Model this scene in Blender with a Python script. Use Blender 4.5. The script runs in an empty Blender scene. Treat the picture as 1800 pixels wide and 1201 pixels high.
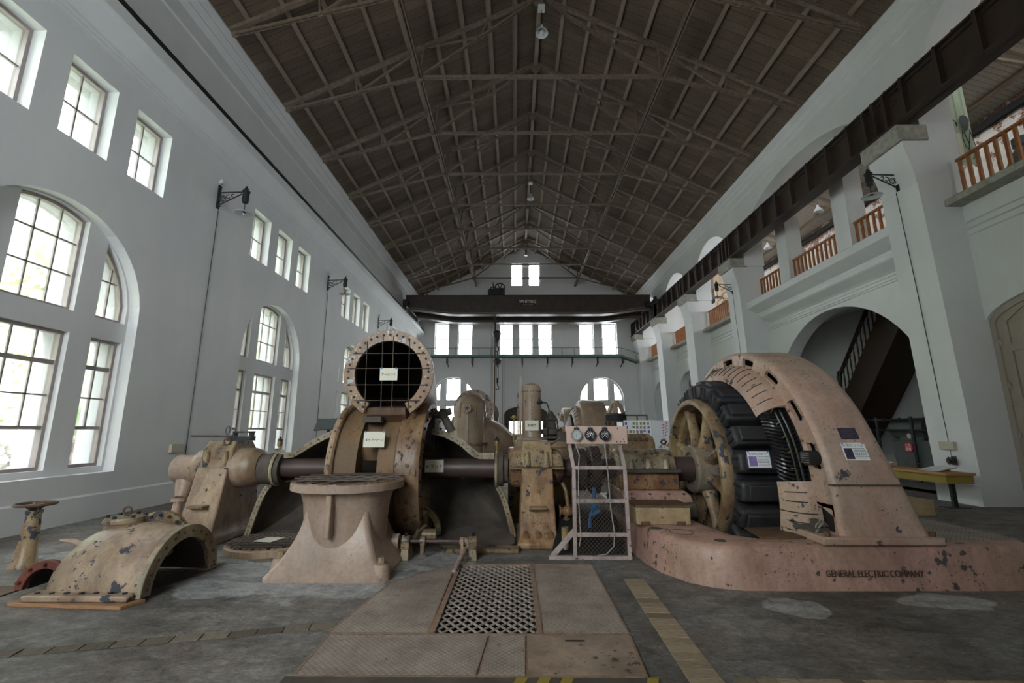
import bpy, bmesh, math, random
from mathutils import Vector, Matrix
from math import pi, sin, cos, radians as R, sqrt, hypot, atan2
random.seed(7)
SC = bpy.context.scene
COL = SC.collection
# ------------------------------------------------------------------ camera
cam_d = bpy.data.cameras.new('camera'); cam = bpy.data.objects.new('camera', cam_d); COL.objects.link(cam)
cam_d.sensor_width = 36.0; cam_d.lens = 795.0 * 36.0 / 1800.0; cam_d.clip_start = 0.05; cam_d.clip_end = 300
cam.location = (0, 0, 1.5); cam.rotation_euler = (R(90 + 11.1), 0, 5 / 795 / cos(R(11.1)))
SC.camera = cam
# ------------------------------------------------------------------ view
SC.view_settings.view_transform = 'Standard'; SC.view_settings.look = 'None'
SC.view_settings.gamma = 1.0; SC.view_settings.use_curve_mapping = False
SC.view_settings.exposure = 2.45
# ------------------------------------------------------------------ world: bright overcast sky
W = bpy.data.worlds.new('overcast_sky'); SC.world = W; W.use_nodes = True
wn = W.node_tree.nodes; wl = W.node_tree.links
bg = wn['Background']; bg.inputs[1].default_value = 3.4
tc = wn.new('ShaderNodeTexCoord'); nz = wn.new('ShaderNodeTexNoise'); nz.inputs['Scale'].default_value = 1.6
nz.inputs['Detail'].default_value = 5
rp = wn.new('ShaderNodeValToRGB')
rp.color_ramp.elements[0].position = 0.3; rp.color_ramp.elements[0].color = (0.86, 0.93, 1.0, 1)
rp.color_ramp.elements[1].position = 0.7; rp.color_ramp.elements[1].color = (1.0, 1.0, 1.0, 1)
wl.new(tc.outputs['Generated'], nz.inputs['Vector']); wl.new(nz.outputs['Fac'], rp.inputs['Fac'])
wl.new(rp.outputs['Color'], bg.inputs['Color'])
# sampling portals for the sky light, one per window group
def portal(name, loc, rot, sx, sy):
    l = bpy.data.lights.new(name, 'AREA'); l.shape = 'RECTANGLE'; l.size = sx; l.size_y = sy
    l.cycles.is_portal = True
    o = bpy.data.objects.new(name, l); o.location = loc; o.rotation_euler = rot; COL.objects.link(o)
LEFT_BAYS = [0.18, 6.83, 13.48, 20.13, 26.78]
for b in LEFT_BAYS:
    portal('window_portal', (-8.12, b, 2.95), (0, R(-90), 0), 4.5, 3.3)
    portal('window_portal', (-8.12, b, 6.93), (0, R(-90), 0), 1.45, 3.5)
for cx, cz, sx, sz in ((-4.73, 8.35, 3.0, 2.5), (0.86, 8.35, 4.1, 2.5), (6.37, 8.35, 3.0, 2.5),
                       (-4.65, 3.2, 3.4, 4.6), (6.5, 3.2, 3.4, 4.6), (0.83, 13.6, 2.4, 1.9)):
    portal('window_portal', (cx, 34.65, cz), (R(-90), 0, 0), sx, sz)
for cy in (-1.0, 3.5, 21.0, 26.0, 31.0):
    portal('window_portal', (14.62, cy, 8.0), (0, R(90), 0), 1.9, 2.4)
for cx in (-4.4,):
    portal('window_portal', (cx, -4.93, 5.6), (R(90), 0, 0), 4.2, 5.0)  # portal for the added, unseen rear window
# ------------------------------------------------------------------ helpers
def new_obj(name, data, parent=None):
    o = bpy.data.objects.new(name, data); COL.objects.link(o)
    if parent is not None: o.parent = parent
    return o
def wloc(o):
    v = Vector((0, 0, 0))
    while o is not None: v += o.location; o = o.parent
    return v
def tag(o, label, cat, group=None, kind=None):
    if label: o['label'] = label
    if cat: o['category'] = cat
    if group: o['group'] = group
    if kind: o['kind'] = kind
    return o
def thing(name, loc, label, cat, group=None):
    o = new_obj(name, None); o.location = loc; o.empty_display_size = 0.1
    return tag(o, label, cat, group)
def struct(o): o['kind'] = 'structure'; return o
def copy_tree(o, parent=None):
    c = o.copy(); COL.objects.link(c); c.parent = parent
    for ch in list(o.children): copy_tree(ch, c)
    return c
class MB:
    def __init__(s): s.bm = bmesh.new()
    def face(s, vs):
        try: return s.bm.faces.new(vs)
        except ValueError: return None
    def box(s, x0, x1, y0, y1, z0, z1):
        v = [s.bm.verts.new((x, y, z)) for x in (x0, x1) for y in (y0, y1) for z in (z0, z1)]
        for f in ((0, 1, 3, 2), (4, 6, 7, 5), (0, 4, 5, 1), (2, 3, 7, 6), (0, 2, 6, 4), (1, 5, 7, 3)): s.face([v[i] for i in f])
        return s
    def bar(s, p0, p1, w, h, up=(0, 0, 1)):
        p0 = Vector(p0); p1 = Vector(p1); d = (p1 - p0).normalized(); u = Vector(up)
        if abs(d.dot(u)) > .97: u = Vector((1, 0, 0)) if abs(d.x) < .9 else Vector((0, 1, 0))
        a = d.cross(u).normalized(); b = a.cross(d).normalized()
        v = [s.bm.verts.new(p + a * i * w / 2 + b * j * h / 2) for p in (p0, p1) for i, j in ((-1, -1), (1, -1), (1, 1), (-1, 1))]
        s.face(v[0:4][::-1]); s.face(v[4:8])
        for k in range(4): s.face([v[k], v[(k + 1) % 4], v[4 + (k + 1) % 4], v[4 + k]])
        return s
    def tube(s, pts, r, seg=10, closed=False, caps=True):
        P = [Vector(p) for p in pts]; n = len(P); rr = r if isinstance(r, (list, tuple)) else [r] * n
        rings = []; prev = None
        for i in range(n):
            if closed: t = (P[(i + 1) % n] - P[i - 1]).normalized()
            else: t = (P[min(i + 1, n - 1)] - P[max(i - 1, 0)]).normalized()
            if prev is None:
                u = Vector((0, 0, 1)) if abs(t.z) < .9 else Vector((1, 0, 0)); a = t.cross(u).normalized()
            else:
                a = (prev - t * prev.dot(t)).normalized()
            prev = a; b = t.cross(a)
            rings.append([s.bm.verts.new(P[i] + (a * cos(2 * pi * k / seg) + b * sin(2 * pi * k / seg)) * rr[i]) for k in range(seg)])
        for i in range(n if closed else n - 1):
            A = rings[i]; B = rings[(i + 1) % n]
            for k in range(seg): s.face([A[k], A[(k + 1) % seg], B[(k + 1) % seg], B[k]])
        if caps and not closed: s.face(rings[0][::-1]); s.face(rings[-1])
        return s
    def cyl(s, p0, p1, r, seg=16, r1=None): return s.tube([p0, p1], [r, r if r1 is None else r1], seg)
    def lathe(s, prof, axis='z', o=(0, 0, 0), a0=0.0, a1=2 * pi, seg=32, closed=False):
        # prof: list of (along, radius); 'closed' joins last to first
        full = abs(a1 - a0) > 2 * pi - 1e-4; N = seg if full else seg + 1
        rings = []
        for k in range(N):
            t = a0 + (a1 - a0) * k / seg; c, n = cos(t), sin(t)
            ring = []
            for a, r in prof:
                if axis == 'x': p = (a, r * c, r * n)
                elif axis == 'y': p = (r * c, a, r * n)
                else: p = (r * c, r * n, a)
                ring.append(s.bm.verts.new((p[0] + o[0], p[1] + o[1], p[2] + o[2])))
            rings.append(ring)
        m = len(prof)
        for k in range(N if full else N - 1):
            A = rings[k]; B = rings[(k + 1) % N]
            for i in range(m if closed else m - 1):
                j = (i + 1) % m; s.face([A[i], A[j], B[j], B[i]])
        if not full and closed: s.face(rings[0]); s.face(rings[-1][::-1])
        return s
    def loft(s, secs, closed=True, caps=True):
        rings = [[s.bm.verts.new(p) for p in q] for q in secs]
        for A, B in zip(rings, rings[1:]):
            n = len(A)
            for k in range(n if closed else n - 1): s.face([A[k], A[(k + 1) % n], B[(k + 1) % n], B[k]])
        if caps and closed: s.face(rings[0][::-1]); s.face(rings[-1])
        return s
    @staticmethod
    def _p3(axis, u, v, a): return (a, u, v) if axis == 'x' else (u, a, v) if axis == 'y' else (u, v, a)
    def prism(s, poly, axis, a, b): return s.plate([poly], axis, a, b)
    def plate(s, loops, axis, a, b):
        # planar shape with holes (first loop is the outside), extruded a..b along the axis
        fr = []; allE = []
        for lp in loops:
            vs = [s.bm.verts.new(s._p3(axis, u, v, a)) for u, v in lp]
            es = [s.bm.edges.new((vs[i], vs[(i + 1) % len(vs)])) for i in range(len(vs))]
            fr.append(vs); allE += es
        if len(loops) == 1: s.face(fr[0])
        else: bmesh.ops.triangle_fill(s.bm, use_beauty=True, use_dissolve=False, edges=allE)
        cap = set()
        for vs in fr:
            for v in vs:
                for f in v.link_faces: cap.add(f)
        mp = {}
        for vs, lp in zip(fr, loops):
            for v, (u, w) in zip(vs, lp): mp[v] = s.bm.verts.new(s._p3(axis, u, w, b))
        for f in list(cap): s.face([mp[v] for v in reversed(f.verts)])
        for vs in fr:
            n = len(vs)
            for i in range(n): s.face([vs[i], vs[(i + 1) % n], mp[vs[(i + 1) % n]], mp[vs[i]]])
        return s
    def ball(s, c, r, seg=12, sz=1.0):
        prof = [(-r * sz * cos(pi * i / (seg // 2)), max(1e-4, r * sin(pi * i / (seg // 2)))) for i in range(seg // 2 + 1)]
        return s.lathe(prof, 'z', c, seg=seg)
    def xf(s, M):
        bmesh.ops.transform(s.bm, matrix=M, verts=s.bm.verts[:]); return s
    def hexbolt(s, p, axis, r, h):
        p = Vector(p); d = {'x': Vector((1, 0, 0)), 'y': Vector((0, 1, 0)), 'z': Vector((0, 0, 1))}[axis] if isinstance(axis, str) else Vector(axis).normalized()
        return s.tube([p, p + d * h], r, 6)
    def split(s, name, mat, parent=None, **kw):
        # one object for every separate piece
        bmesh.ops.remove_doubles(s.bm, verts=s.bm.verts[:], dist=2e-5)
        seen = set(); out = []
        for v in s.bm.verts[:]:
            if v in seen: continue
            st = [v]; isl = []; seen.add(v)
            while st:
                a = st.pop(); isl.append(a)
                for e in a.link_edges:
                    b = e.other_vert(a)
                    if b not in seen: seen.add(b); st.append(b)
            q = MB(); mp = {a: q.bm.verts.new(a.co) for a in isl}; fs = {f for a in isl for f in a.link_faces}
            for f in fs: q.face([mp[a] for a in f.verts])
            out.append(q.build(name, mat, parent, **kw))
        s.bm.free(); return out
    def build(s, name, mat, parent=None, smooth=True, bevel=0, bseg=2, angle=35):
        bmesh.ops.remove_doubles(s.bm, verts=s.bm.verts[:], dist=2e-5)
        bmesh.ops.recalc_face_normals(s.bm, faces=s.bm.faces[:])
        if parent is not None:
            bmesh.ops.translate(s.bm, vec=-wloc(parent), verts=s.bm.verts[:])
        me = bpy.data.meshes.new(name); s.bm.to_mesh(me); s.bm.free()
        if mat: me.materials.append(mat)
        if smooth:
            me.polygons.foreach_set('use_smooth', [True] * len(me.polygons)); me.set_sharp_from_angle(angle=R(angle))
        o = new_obj(name, me, parent)
        if bevel:
            b = o.modifiers.new('bevel', 'BEVEL'); b.width = bevel; b.segments = bseg; b.limit_method = 'ANGLE'; b.angle_limit = R(40)
        return o
def text(body, size, loc, rot, mat, parent, ext=0.001, name='lettering', sx=1.0, align='CENTER', bold=0.0):
    c = bpy.data.curves.new(name, 'FONT'); c.body = body; c.size = size; c.extrude = ext; c.offset = size * bold
    c.align_x = align; c.align_y = 'CENTER'
    f = bpy.data.objects.new(name, c); COL.objects.link(f); bpy.context.view_layer.update()
    me = bpy.data.meshes.new_from_object(f.evaluated_get(bpy.context.evaluated_depsgraph_get()))
    bpy.data.objects.remove(f); bpy.data.curves.remove(c); me.name = name
    me.materials.clear(); me.materials.append(mat)
    o = new_obj(name, me, parent); o.location = Vector(loc) - (wloc(parent) if parent else Vector((0, 0, 0)))
    o.rotation_euler = rot; o.scale = (sx, 1, 1); return o
def arc(cx, cy, r, a0, a1, n, ry=None):
    ry = r if ry is None else ry
    return [(cx + r * cos(a0 + (a1 - a0) * i / n), cy + ry * sin(a0 + (a1 - a0) * i / n)) for i in range(n + 1)]
ORD = ['first', 'second', 'third', 'fourth', 'fifth', 'sixth', 'seventh', 'eighth', 'ninth', 'tenth', 'eleventh', 'twelfth', 'thirteenth',
       'fourteenth', 'fifteenth', 'sixteenth', 'seventeenth', 'eighteenth', 'nineteenth', 'twentieth', 'twenty-first', 'twenty-second', 'twenty-third', 'twenty-fourth', 'twenty-fifth']
# ------------------------------------------------------------------ materials
class NT:
    def __init__(s, name):
        s.m = bpy.data.materials.new(name); s.m.use_nodes = True; s.t = s.m.node_tree
        s.b = s.t.nodes['Principled BSDF']; s.out = s.t.nodes['Material Output']
        s.geo = None
    def n(s, ty, **kw):
        x = s.t.nodes.new(ty)
        for k, v in kw.items(): setattr(x, k, v)
        return x
    def l(s, a, b): s.t.links.new(a, b); return s
    def pos(s):
        if s.geo is None: s.geo = s.n('ShaderNodeNewGeometry')
        return s.geo.outputs['Position']
    def map(s, scale=(1, 1, 1), src=None, loc=(0, 0, 0)):
        x = s.n('ShaderNodeMapping'); x.inputs['Scale'].default_value = scale; x.inputs['Location'].default_value = loc
        s.l(src or s.pos(), x.inputs['Vector']); return x.outputs['Vector']
    def noise(s, scale, detail=4, rough=.55, vec=None, dist=0):
        x = s.n('ShaderNodeTexNoise'); x.inputs['Scale'].default_value = scale; x.inputs['Detail'].default_value = detail
        x.inputs['Roughness'].default_value = rough; x.inputs['Distortion'].default_value = dist
        s.l(vec or s.pos(), x.inputs['Vector']); return x.outputs['Fac']
    def ramp(s, fac, stops):
        x = s.n('ShaderNodeValToRGB'); e = x.color_ramp.elements
        while len(e) > 1: e.remove(e[-1])
        for i, (p, c) in enumerate(stops):
            k = e[0] if i == 0 else e.new(p)
            k.position = p; k.color = (c, c, c, 1) if isinstance(c, (int, float)) else (c[0], c[1], c[2], 1)
        s.l(fac, x.inputs['Fac']); return x.outputs['Color']
    def mix(s, fac, a, b, ty='MIX'):
        x = s.n('ShaderNodeMix', data_type='RGBA', blend_type=ty)
        for v, i in ((fac, 0), (a, 6), (b, 7)):
            if isinstance(v, (int, float)): x.inputs[i].default_value = v if i == 0 else (v, v, v, 1)
            elif isinstance(v, tuple): x.inputs[i].default_value = (v[0], v[1], v[2], 1)
            else: s.l(v, x.inputs[i])
        return x.outputs[2]
    def math(s, op, a, b=0.0, c=0.0):
        x = s.n('ShaderNodeMath', operation=op)
        for i, v in enumerate((a, b, c)):
            if isinstance(v, (int, float)): x.inputs[i].default_value = v
            else: s.l(v, x.inputs[i])
        return x.outputs[0]
    def sep(s, vec=None):
        x = s.n('ShaderNodeSeparateXYZ'); s.l(vec or s.pos(), x.inputs[0]); return x.outputs
    def comb(s, x, y, z):
        q = s.n('ShaderNodeCombineXYZ')
        for i, v in enumerate((x, y, z)):
            if isinstance(v, (int, float)): q.inputs[i].default_value = v
            else: s.l(v, q.inputs[i])
        return q.outputs[0]
    def set(s, color=None, rough=None, metal=None, bump=None, strength=.3, dist=.02, spec=None):
        if color is not None:
            if isinstance(color, tuple): s.b.inputs['Base Color'].default_value = (*color, 1)
            else: s.l(color, s.b.inputs['Base Color'])
        if rough is not None:
            if isinstance(rough, (int, float)): s.b.inputs['Roughness'].default_value = rough
            else: s.l(rough, s.b.inputs['Roughness'])
        if metal is not None: s.b.inputs['Metallic'].default_value = metal
        if spec is not None: s.b.inputs['Specular IOR Level'].default_value = spec
        if bump is not None:
            x = s.n('ShaderNodeBump'); x.inputs['Strength'].default_value = strength; x.inputs['Distance'].default_value = dist
            s.l(bump, x.inputs['Height']); s.l(x.outputs[0], s.b.inputs['Normal'])
        return s.m
def plain(name, c, rough=.6, metal=0.0, var=.12, scale=6.0):
    q = NT(name); f = q.noise(scale, 5)
    lo = tuple(v * (1 - var) for v in c); hi = tuple(min(1, v * (1 + var)) for v in c)
    return q.set(q.ramp(f, [(.3, lo), (.7, hi)]), rough, metal)
def paint(name, base, chip=.5, chipc=(.055, .06, .075), rust=None, rustamt=.5, rough=.42, yellow=None, yamt=.5, cs=7.0, st=(1, 1, 1), dirt=1.0, rth=.455):
    # flaking old machine paint: blotchy paint, dark chips, rust bleeding through in places
    q = NT(name)
    mott = q.noise(2.1, 6, .6); col = q.mix(q.ramp(mott, [(.35, 0), (.68, 1)]), tuple(v * .78 for v in base), base)
    if yellow: col = q.mix(q.math('MULTIPLY', q.ramp(q.noise(1.3, 7, .65, q.map((1, 1, .55), loc=(3, 7, 1))), [(.42, 0), (.62, 1)]), yamt), col, yellow)
    if rust: col = q.mix(q.math('MULTIPLY', q.ramp(q.noise(3.2, 8, .68, q.map((1, 1, .45), loc=(9, 2, 5))), [(rth, 0), (rth + .165, 1)]), rustamt), col, rust)
    grime = q.ramp(q.noise(24, 5, .7), [(.3, .8), (.55, 1.0)]); col = q.mix(1.0, col, grime, 'MULTIPLY')
    cl = q.noise(1.1, 3, .5, q.map(loc=(4, 4, 4)))
    chipf = q.noise(cs, 7, .62, q.map(st))
    t = q.math('ADD', chipf, q.math('MULTIPLY', q.math('SUBTRACT', cl, .5), .42))
    m1 = q.ramp(t, [(.70 - .14 * chip, 0), (.715 - .14 * chip, 1)])
    t2 = q.math('ADD', q.noise(cs * 4.5, 4, .6, q.map(st)), q.math('MULTIPLY', q.math('SUBTRACT', q.noise(2.2, 3, .5, q.map(loc=(8, 1, 3))), .5), .35))
    m2 = q.ramp(t2, [(.72 - .12 * chip, 0), (.735 - .12 * chip, 1)])
    mask = q.math('MAXIMUM', m1, m2)
    drt = q.ramp(q.noise(1.7, 7, .7, q.map((1.6, 1.6, .5), loc=(2, 9, 6))), [(.36, .5), (.58, 1.0)]); col = q.mix((.45 + .55 * min(1, chip)) * dirt, col, drt, 'MULTIPLY')
    col = q.mix(mask, col, chipc)
    q.set(col, q.mix(mask, rough, .75), 0, None)
    h = q.math('SUBTRACT', q.math('MULTIPLY', q.noise(30, 4, .6), .25), mask)
    q.set(bump=h, strength=.35, dist=.008); return q.m
M = {}
def mats():
    # plaster
    q = NT('white_plaster'); f = q.noise(.5, 6, .6)
    c = q.ramp(f, [(.3, (.70, .71, .72)), (.7, (.79, .79, .785))])
    st = q.ramp(q.noise(1.0, 6, .7, q.map((1.6, 1.6, .3))), [(.3, .95), (.65, 1.0)])
    M['plaster'] = q.set(q.mix(1.0, c, st, 'MULTIPLY'), .75, bump=q.noise(35, 4), strength=.08, dist=.004)
    M['plaster_grey'] = plain('grey_plaster', (.55, .55, .54), .8, 0, .06, 1.2)
    # concrete floor with stains, scratches and new cement patches
    q = NT('stained_concrete_floor')
    big = q.noise(.8, 7, .62); fine = q.noise(14, 6, .7); scr = q.noise(5, 7, .75, q.map((1, 3.2, 1)), 1.2)
    c = q.ramp(big, [(.30, (.065, .06, .055)), (.45, (.115, .105, .095)), (.56, (.15, .145, .14)), (.72, (.25, .235, .215))])
    c = q.mix(.75, c, q.ramp(fine, [(.32, .22), (.68, .9)]), 'MULTIPLY'); c = q.mix(1.0, c, (1.75, 1.75, 1.75), 'MULTIPLY'); c = q.mix(q.ramp(q.noise(.45, 5, .6, q.map(loc=(5, 2, 0))), [(.42, 0), (.62, .55)]), c, q.mix(1.0, c, (1.15, .93, .74), 'MULTIPLY'))
    c = q.mix(q.math('MULTIPLY', q.ramp(scr, [(.56, 0), (.68, 1)]), .45), c, (.30, .285, .265))
    wob = q.math('MULTIPLY', q.math('SUBTRACT', q.noise(1.8, 5, .6), .5), 1.3)
    xyz = q.sep()
    def blob(cx, cy, rx, ry):
        dx = q.math('DIVIDE', q.math('SUBTRACT', xyz[0], cx), rx); dy = q.math('DIVIDE', q.math('SUBTRACT', xyz[1], cy), ry)
        d = q.math('ADD', q.math('SQRT', q.math('ADD', q.math('MULTIPLY', dx, dx), q.math('MULTIPLY', dy, dy))), wob)
        return q.ramp(d, [(.93, 1), (1.0, 0)])
    pm = None
    for b in ((-2.25, 5.15, 1.25, .75), (-1.1, 5.65, .65, .45), (2.42, 4.28, .30, .22), (3.85, 4.42, .42, .20), (-4.4, 5.9, 1.3, .6)):
        k = blob(*b); pm = k if pm is None else q.math('MAXIMUM', pm, k)
    c = q.mix(q.math('MULTIPLY', pm, .8), c, q.ramp(q.noise(9, 5), [(.3, (.33, .33, .325)), (.7, (.43, .43, .42))]))
    hf = q.noise(17, 6, .75, q.map((1, 2.4, 1), loc=(3, 3, 0)), 1.5); c = q.mix(.8, c, q.ramp(hf, [(.36, .55), (.5, 1.0), (.66, 1.45)]), 'MULTIPLY')
    md = q.noise(3.4, 8, .72, q.map((1, 1.6, 1), loc=(1, 6, 0)), .6); c = q.mix(.85, c, q.ramp(md, [(.34, .42), (.5, .95), (.66, 1.35)]), 'MULTIPLY')
    dots = q.ramp(q.noise(48, 3, .6), [(.28, .45), (.42, 1.0)]); c = q.mix(.8, c, dots, 'MULTIPLY')
    # cracks
    vo = q.n('ShaderNodeTexVoronoi', feature='DISTANCE_TO_EDGE'); vo.inputs['Scale'].default_value = .55
    dv = q.n('ShaderNodeVectorMath', operation='ADD'); q.l(q.pos(), dv.inputs[0])
    nn = q.n('ShaderNodeTexNoise'); nn.inputs['Scale'].default_value = 2.2; nn.inputs['Detail'].default_value = 6; q.l(q.pos(), nn.inputs['Vector'])
    sc_ = q.n('ShaderNodeVectorMath', operation='SCALE'); sc_.inputs[3].default_value = 1.1; q.l(nn.outputs['Color'], sc_.inputs[0])
    q.l(sc_.outputs[0], dv.inputs[1]); q.l(dv.outputs[0], vo.inputs['Vector'])
    cr = q.ramp(vo.outputs['Distance'], [(.0015, 1), (.005, 0)])
    c = q.mix(q.math('MULTIPLY', cr, .55), c, (.03, .03, .03))
    M['floor'] = q.set(c, q.ramp(fine, [(.3, .5), (.7, .78)]), bump=q.math('ADD', fine, q.math('MULTIPLY', scr, .6)), strength=.25, dist=.01)
    M['floor_aisle'] = plain('aisle_concrete_floor', (.20, .185, .165), .55, 0, .2, 2)
    # roof boards
    q = NT('roof_sheathing_boards'); x, y, z = q.sep()
    fy = q.math('DIVIDE', y, .30); fr = q.math('FRACT', fy); idx = q.math('FLOOR', fy)
    wn_ = q.n('ShaderNodeTexWhiteNoise', noise_dimensions='1D'); q.l(idx, wn_.inputs['W'])
    gr = q.noise(6, 7, .65, q.map((.35, 9, .35)))
    c = q.ramp(gr, [(.25, (.095, .067, .044)), (.55, (.175, .126, .085)), (.8, (.25, .187, .13))])
    c = q.mix(.5, c, q.ramp(wn_.outputs['Value'], [(0, .45), (1, 1)]), 'MULTIPLY')
    kn = q.ramp(q.noise(3.2, 2, .4, q.map((1, 2.2, 1))), [(.72, 0), (.76, 1)]); c = q.mix(q.math('MULTIPLY', kn, .6), c, (.04, .028, .02))
    gap = q.math('LESS_THAN', fr, .035); c = q.mix(gap, c, (.02, .015, .01))
    M['boards'] = q.set(c, .85, bump=q.math('SUBTRACT', gr, gap), strength=.3, dist=.01)
    q = NT('pale_gallery_boards'); x, y, z = q.sep()
    fr = q.math('FRACT', q.math('DIVIDE', y, .15)); gap = q.math('LESS_THAN', fr, .06); gr = q.noise(5, 6, .6, q.map((.4, 8, .4)))
    c = q.mix(gap, q.ramp(gr, [(.3, (.33, .29, .24)), (.7, (.50, .45, .38))]), (.08, .06, .05)); M['boards_pale'] = q.set(c, .85)
    q = NT('purlin_timber'); gr = q.noise(7, 6, .6, q.map((9, .5, 9)))
    M['purlin'] = q.set(q.ramp(gr, [(.3, (.21, .162, .115)), (.7, (.33, .265, .195))]), .8)
    M['truss'] = plain('truss_brown_steel', (.165, .122, .085), .6, 0, .3, 9)
    M['crane'] = plain('dark_brown_crane_paint', (.052, .036, .030), .5, 0, .22, 3)
    M['girder'] = paint('brown_runway_girder_paint', (.060, .042, .035), .1, (.02, .016, .014), (.09, .045, .025), .4, .55)
    M['ledge_conc'] = plain('raw_concrete', (.36, .345, .30), .85, 0, .25, 8)
    M['iron'] = plain('black_iron', (.018, .018, .02), .45, 0, .3, 12)
    M['dark'] = plain('black_and_shade', (.012, .011, .011), .7, 0, .3, 6)  # plain black for dark parts, also stands in for shade inside openings
    q = NT('black_coil_tape'); f = q.noise(4, 6, .65); d = q.noise(1.3, 3)
    M['coil'] = q.set(q.mix(q.ramp(d, [(.45, 0), (.75, .8)]), q.ramp(f, [(.3, (.013, .013, .015)), (.7, (.038, .038, .042))]), (.055, .043, .036)), .55, bump=q.noise(40, 3), strength=.2, dist=.003)
    M['varnish'] = plain('black_varnished_copper', (.012, .012, .013), .22, 0, .2, 20)
    BE = (.49, .35, .26); PK = (.55, .315, .27); YE = (.47, .35, .17); RU = (.15, .07, .03)
    CHIP = (.045, .05, .062)
    M['paint_beige'] = paint('flaking_beige_paint', BE, .52, CHIP, RU, .55, rth=.43, yellow=YE, yamt=.5, cs=6)
    M['paint_pink'] = paint('chipped_pink_paint', PK, .36, (.075, .068, .065), (.20, .115, .07), .5, yellow=(.47, .34, .21), yamt=.35, cs=9, dirt=.5)
    M['paint_foot'] = paint('smooth_pink_beige_paint', (.49, .355, .28), .10, (.085, .09, .095), (.36, .24, .15), .4, .4)
    M['paint_worn'] = paint('badly_worn_beige_paint', (.42, .295, .17), .66, CHIP, RU, .75, yellow=(.40, .30, .14), yamt=.7, cs=9, rth=.43)
    M['paint_orange'] = paint('rusting_orange_beige_paint', (.43, .235, .115), .66, (.04, .042, .06), (.17, .065, .022), .8, yellow=(.42, .285, .13), yamt=.6, cs=8, rth=.41)
    M['paint_ring'] = paint('scraped_ring_paint', (.46, .31, .195), .72, (.05, .042, .042), (.17, .085, .035), .75, cs=20, st=(1, 1.3, .5), yellow=(.36, .21, .09), yamt=.6, rth=.40)
    M['paint_flange'] = paint('scaling_flange_paint', (.46, .345, .21), .62, (.50, .51, .50), (.24, .10, .03), .9, yellow=(.36, .2, .07), yamt=.75, cs=7, rth=.385)
    M['paint_cream'] = paint('old_cream_paint', (.50, .44, .30), .6, (.06, .05, .045), (.18, .1, .05), .8, cs=12, yellow=(.38, .30, .16), yamt=.5)
    M['paint_stator'] = paint('chipped_stator_paint', (.56, .395, .315), .44, (.07, .065, .068), (.44, .23, .175), .5, cs=8, yellow=(.45, .33, .22), yamt=.4, dirt=.55)
    M['paint_far'] = paint('faded_beige_machine_paint', (.47, .345, .25), .12, (.1, .08, .07), (.3, .19, .11), .5)
    M['paint_panel'] = plain('pale_pink_panel_paint', (.60, .42, .35), .5, 0, .1, 4)
    M['paint_ladder'] = paint('chipped_pale_pink_frame', (.55, .44, .41), .45, (.09, .06, .05), (.3, .2, .15), .3, cs=22)
    M['paint_hub'] = paint('dusty_grey_hub_paint', (.30, .25, .20), .5, (.07, .06, .055), (.15, .09, .05), .5, yellow=(.42, .31, .18), yamt=.8, cs=8)
    M['paint_red'] = paint('dull_red_primer', (.20, .06, .042), .5, (.05, .04, .035), (.1, .05, .03), .4, cs=14)
    M['rust'] = paint('brown_rust', (.13, .075, .042), .3, (.05, .035, .028), (.25, .12, .045), .6, .7, cs=6)
    M['rust_light'] = paint('ochre_rusty_iron', (.21, .13, .065), .25, (.06, .045, .035), (.28, .14, .05), .6, .65, cs=5)
    M['cast'] = plain('dark_bare_casting', (.085, .068, .055), .75, 0, .3, 5)
    M['shaft'] = plain('purple_brown_shaft_steel', (.075, .05, .044), .45, .2, .25, 4)
    M['shaft_dark'] = plain('dark_shaft_steel', (.04, .034, .033), .4, .3, .25, 4)
    M['brass'] = plain('tarnished_brass', (.38, .27, .10), .4, .7, .2, 10)
    M['steel'] = plain('dull_steel', (.30, .29, .28), .45, .6, .2, 10)
    M['rod'] = plain('thin_rusty_rod', (.11, .085, .07), .6, .3, .2, 30)
    q = NT('tread_plate'); x, y, z = q.sep()
    f = .046
    a = q.math('FRACT', q.math('DIVIDE', q.math('ADD', x, y), f)); b = q.math('FRACT', q.math('DIVIDE', q.math('SUBTRACT', x, y), f))
    dia = q.math('MAXIMUM', q.math('LESS_THAN', a, .22), q.math('LESS_THAN', b, .22)); n1 = q.noise(3, 7, .65); n2 = q.noise(22, 5, .7)
    c = q.ramp(n1, [(.32, (.22, .175, .145)), (.5, (.34, .275, .23)), (.68, (.44, .365, .31))])
    c = q.mix(q.math('MULTIPLY', dia, q.ramp(n2, [(.3, .25), (.7, .7)])), c, (.10, .08, .068))
    c = q.mix(q.ramp(n2, [(.62, 0), (.7, .8)]), c, (.06, .055, .05))
    M['tread'] = q.set(c, .6, bump=q.math('SUBTRACT', 1.0, dia), strength=.5, dist=.006)
    M['tread_tan'] = paint('worn_tan_floor_plate', (.46, .335, .25), .45, (.10, .08, .068), (.20, .13, .09), .5, cs=16)
    M['grate_bar'] = plain('worn_grating_steel', (.40, .335, .285), .5, .1, .3, 14)
    M['tread_edge'] = plain('worn_plate_edge', (.26, .17, .12), .6, 0, .3, 14)
    M['tread_step'] = paint('chequered_cream_step', (.52, .38, .22), .25, (.08, .06, .05), (.3, .18, .09), .4, cs=14)
    q = NT('worn_trench_timber'); gr = q.noise(5, 7, .65, q.map((14, 2, 2)));
    oi = q.n('ShaderNodeObjectInfo')
    c = q.ramp(gr, [(.25, (.10, .08, .062)), (.7, (.27, .21, .155))]); c = q.mix(.7, c, q.ramp(oi.outputs['Random'], [(0, .3), (.5, .7), (1, 1.1)]), 'MULTIPLY')
    M['plank'] = q.set(c, .8, bump=gr, strength=.3, dist=.006)
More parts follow.
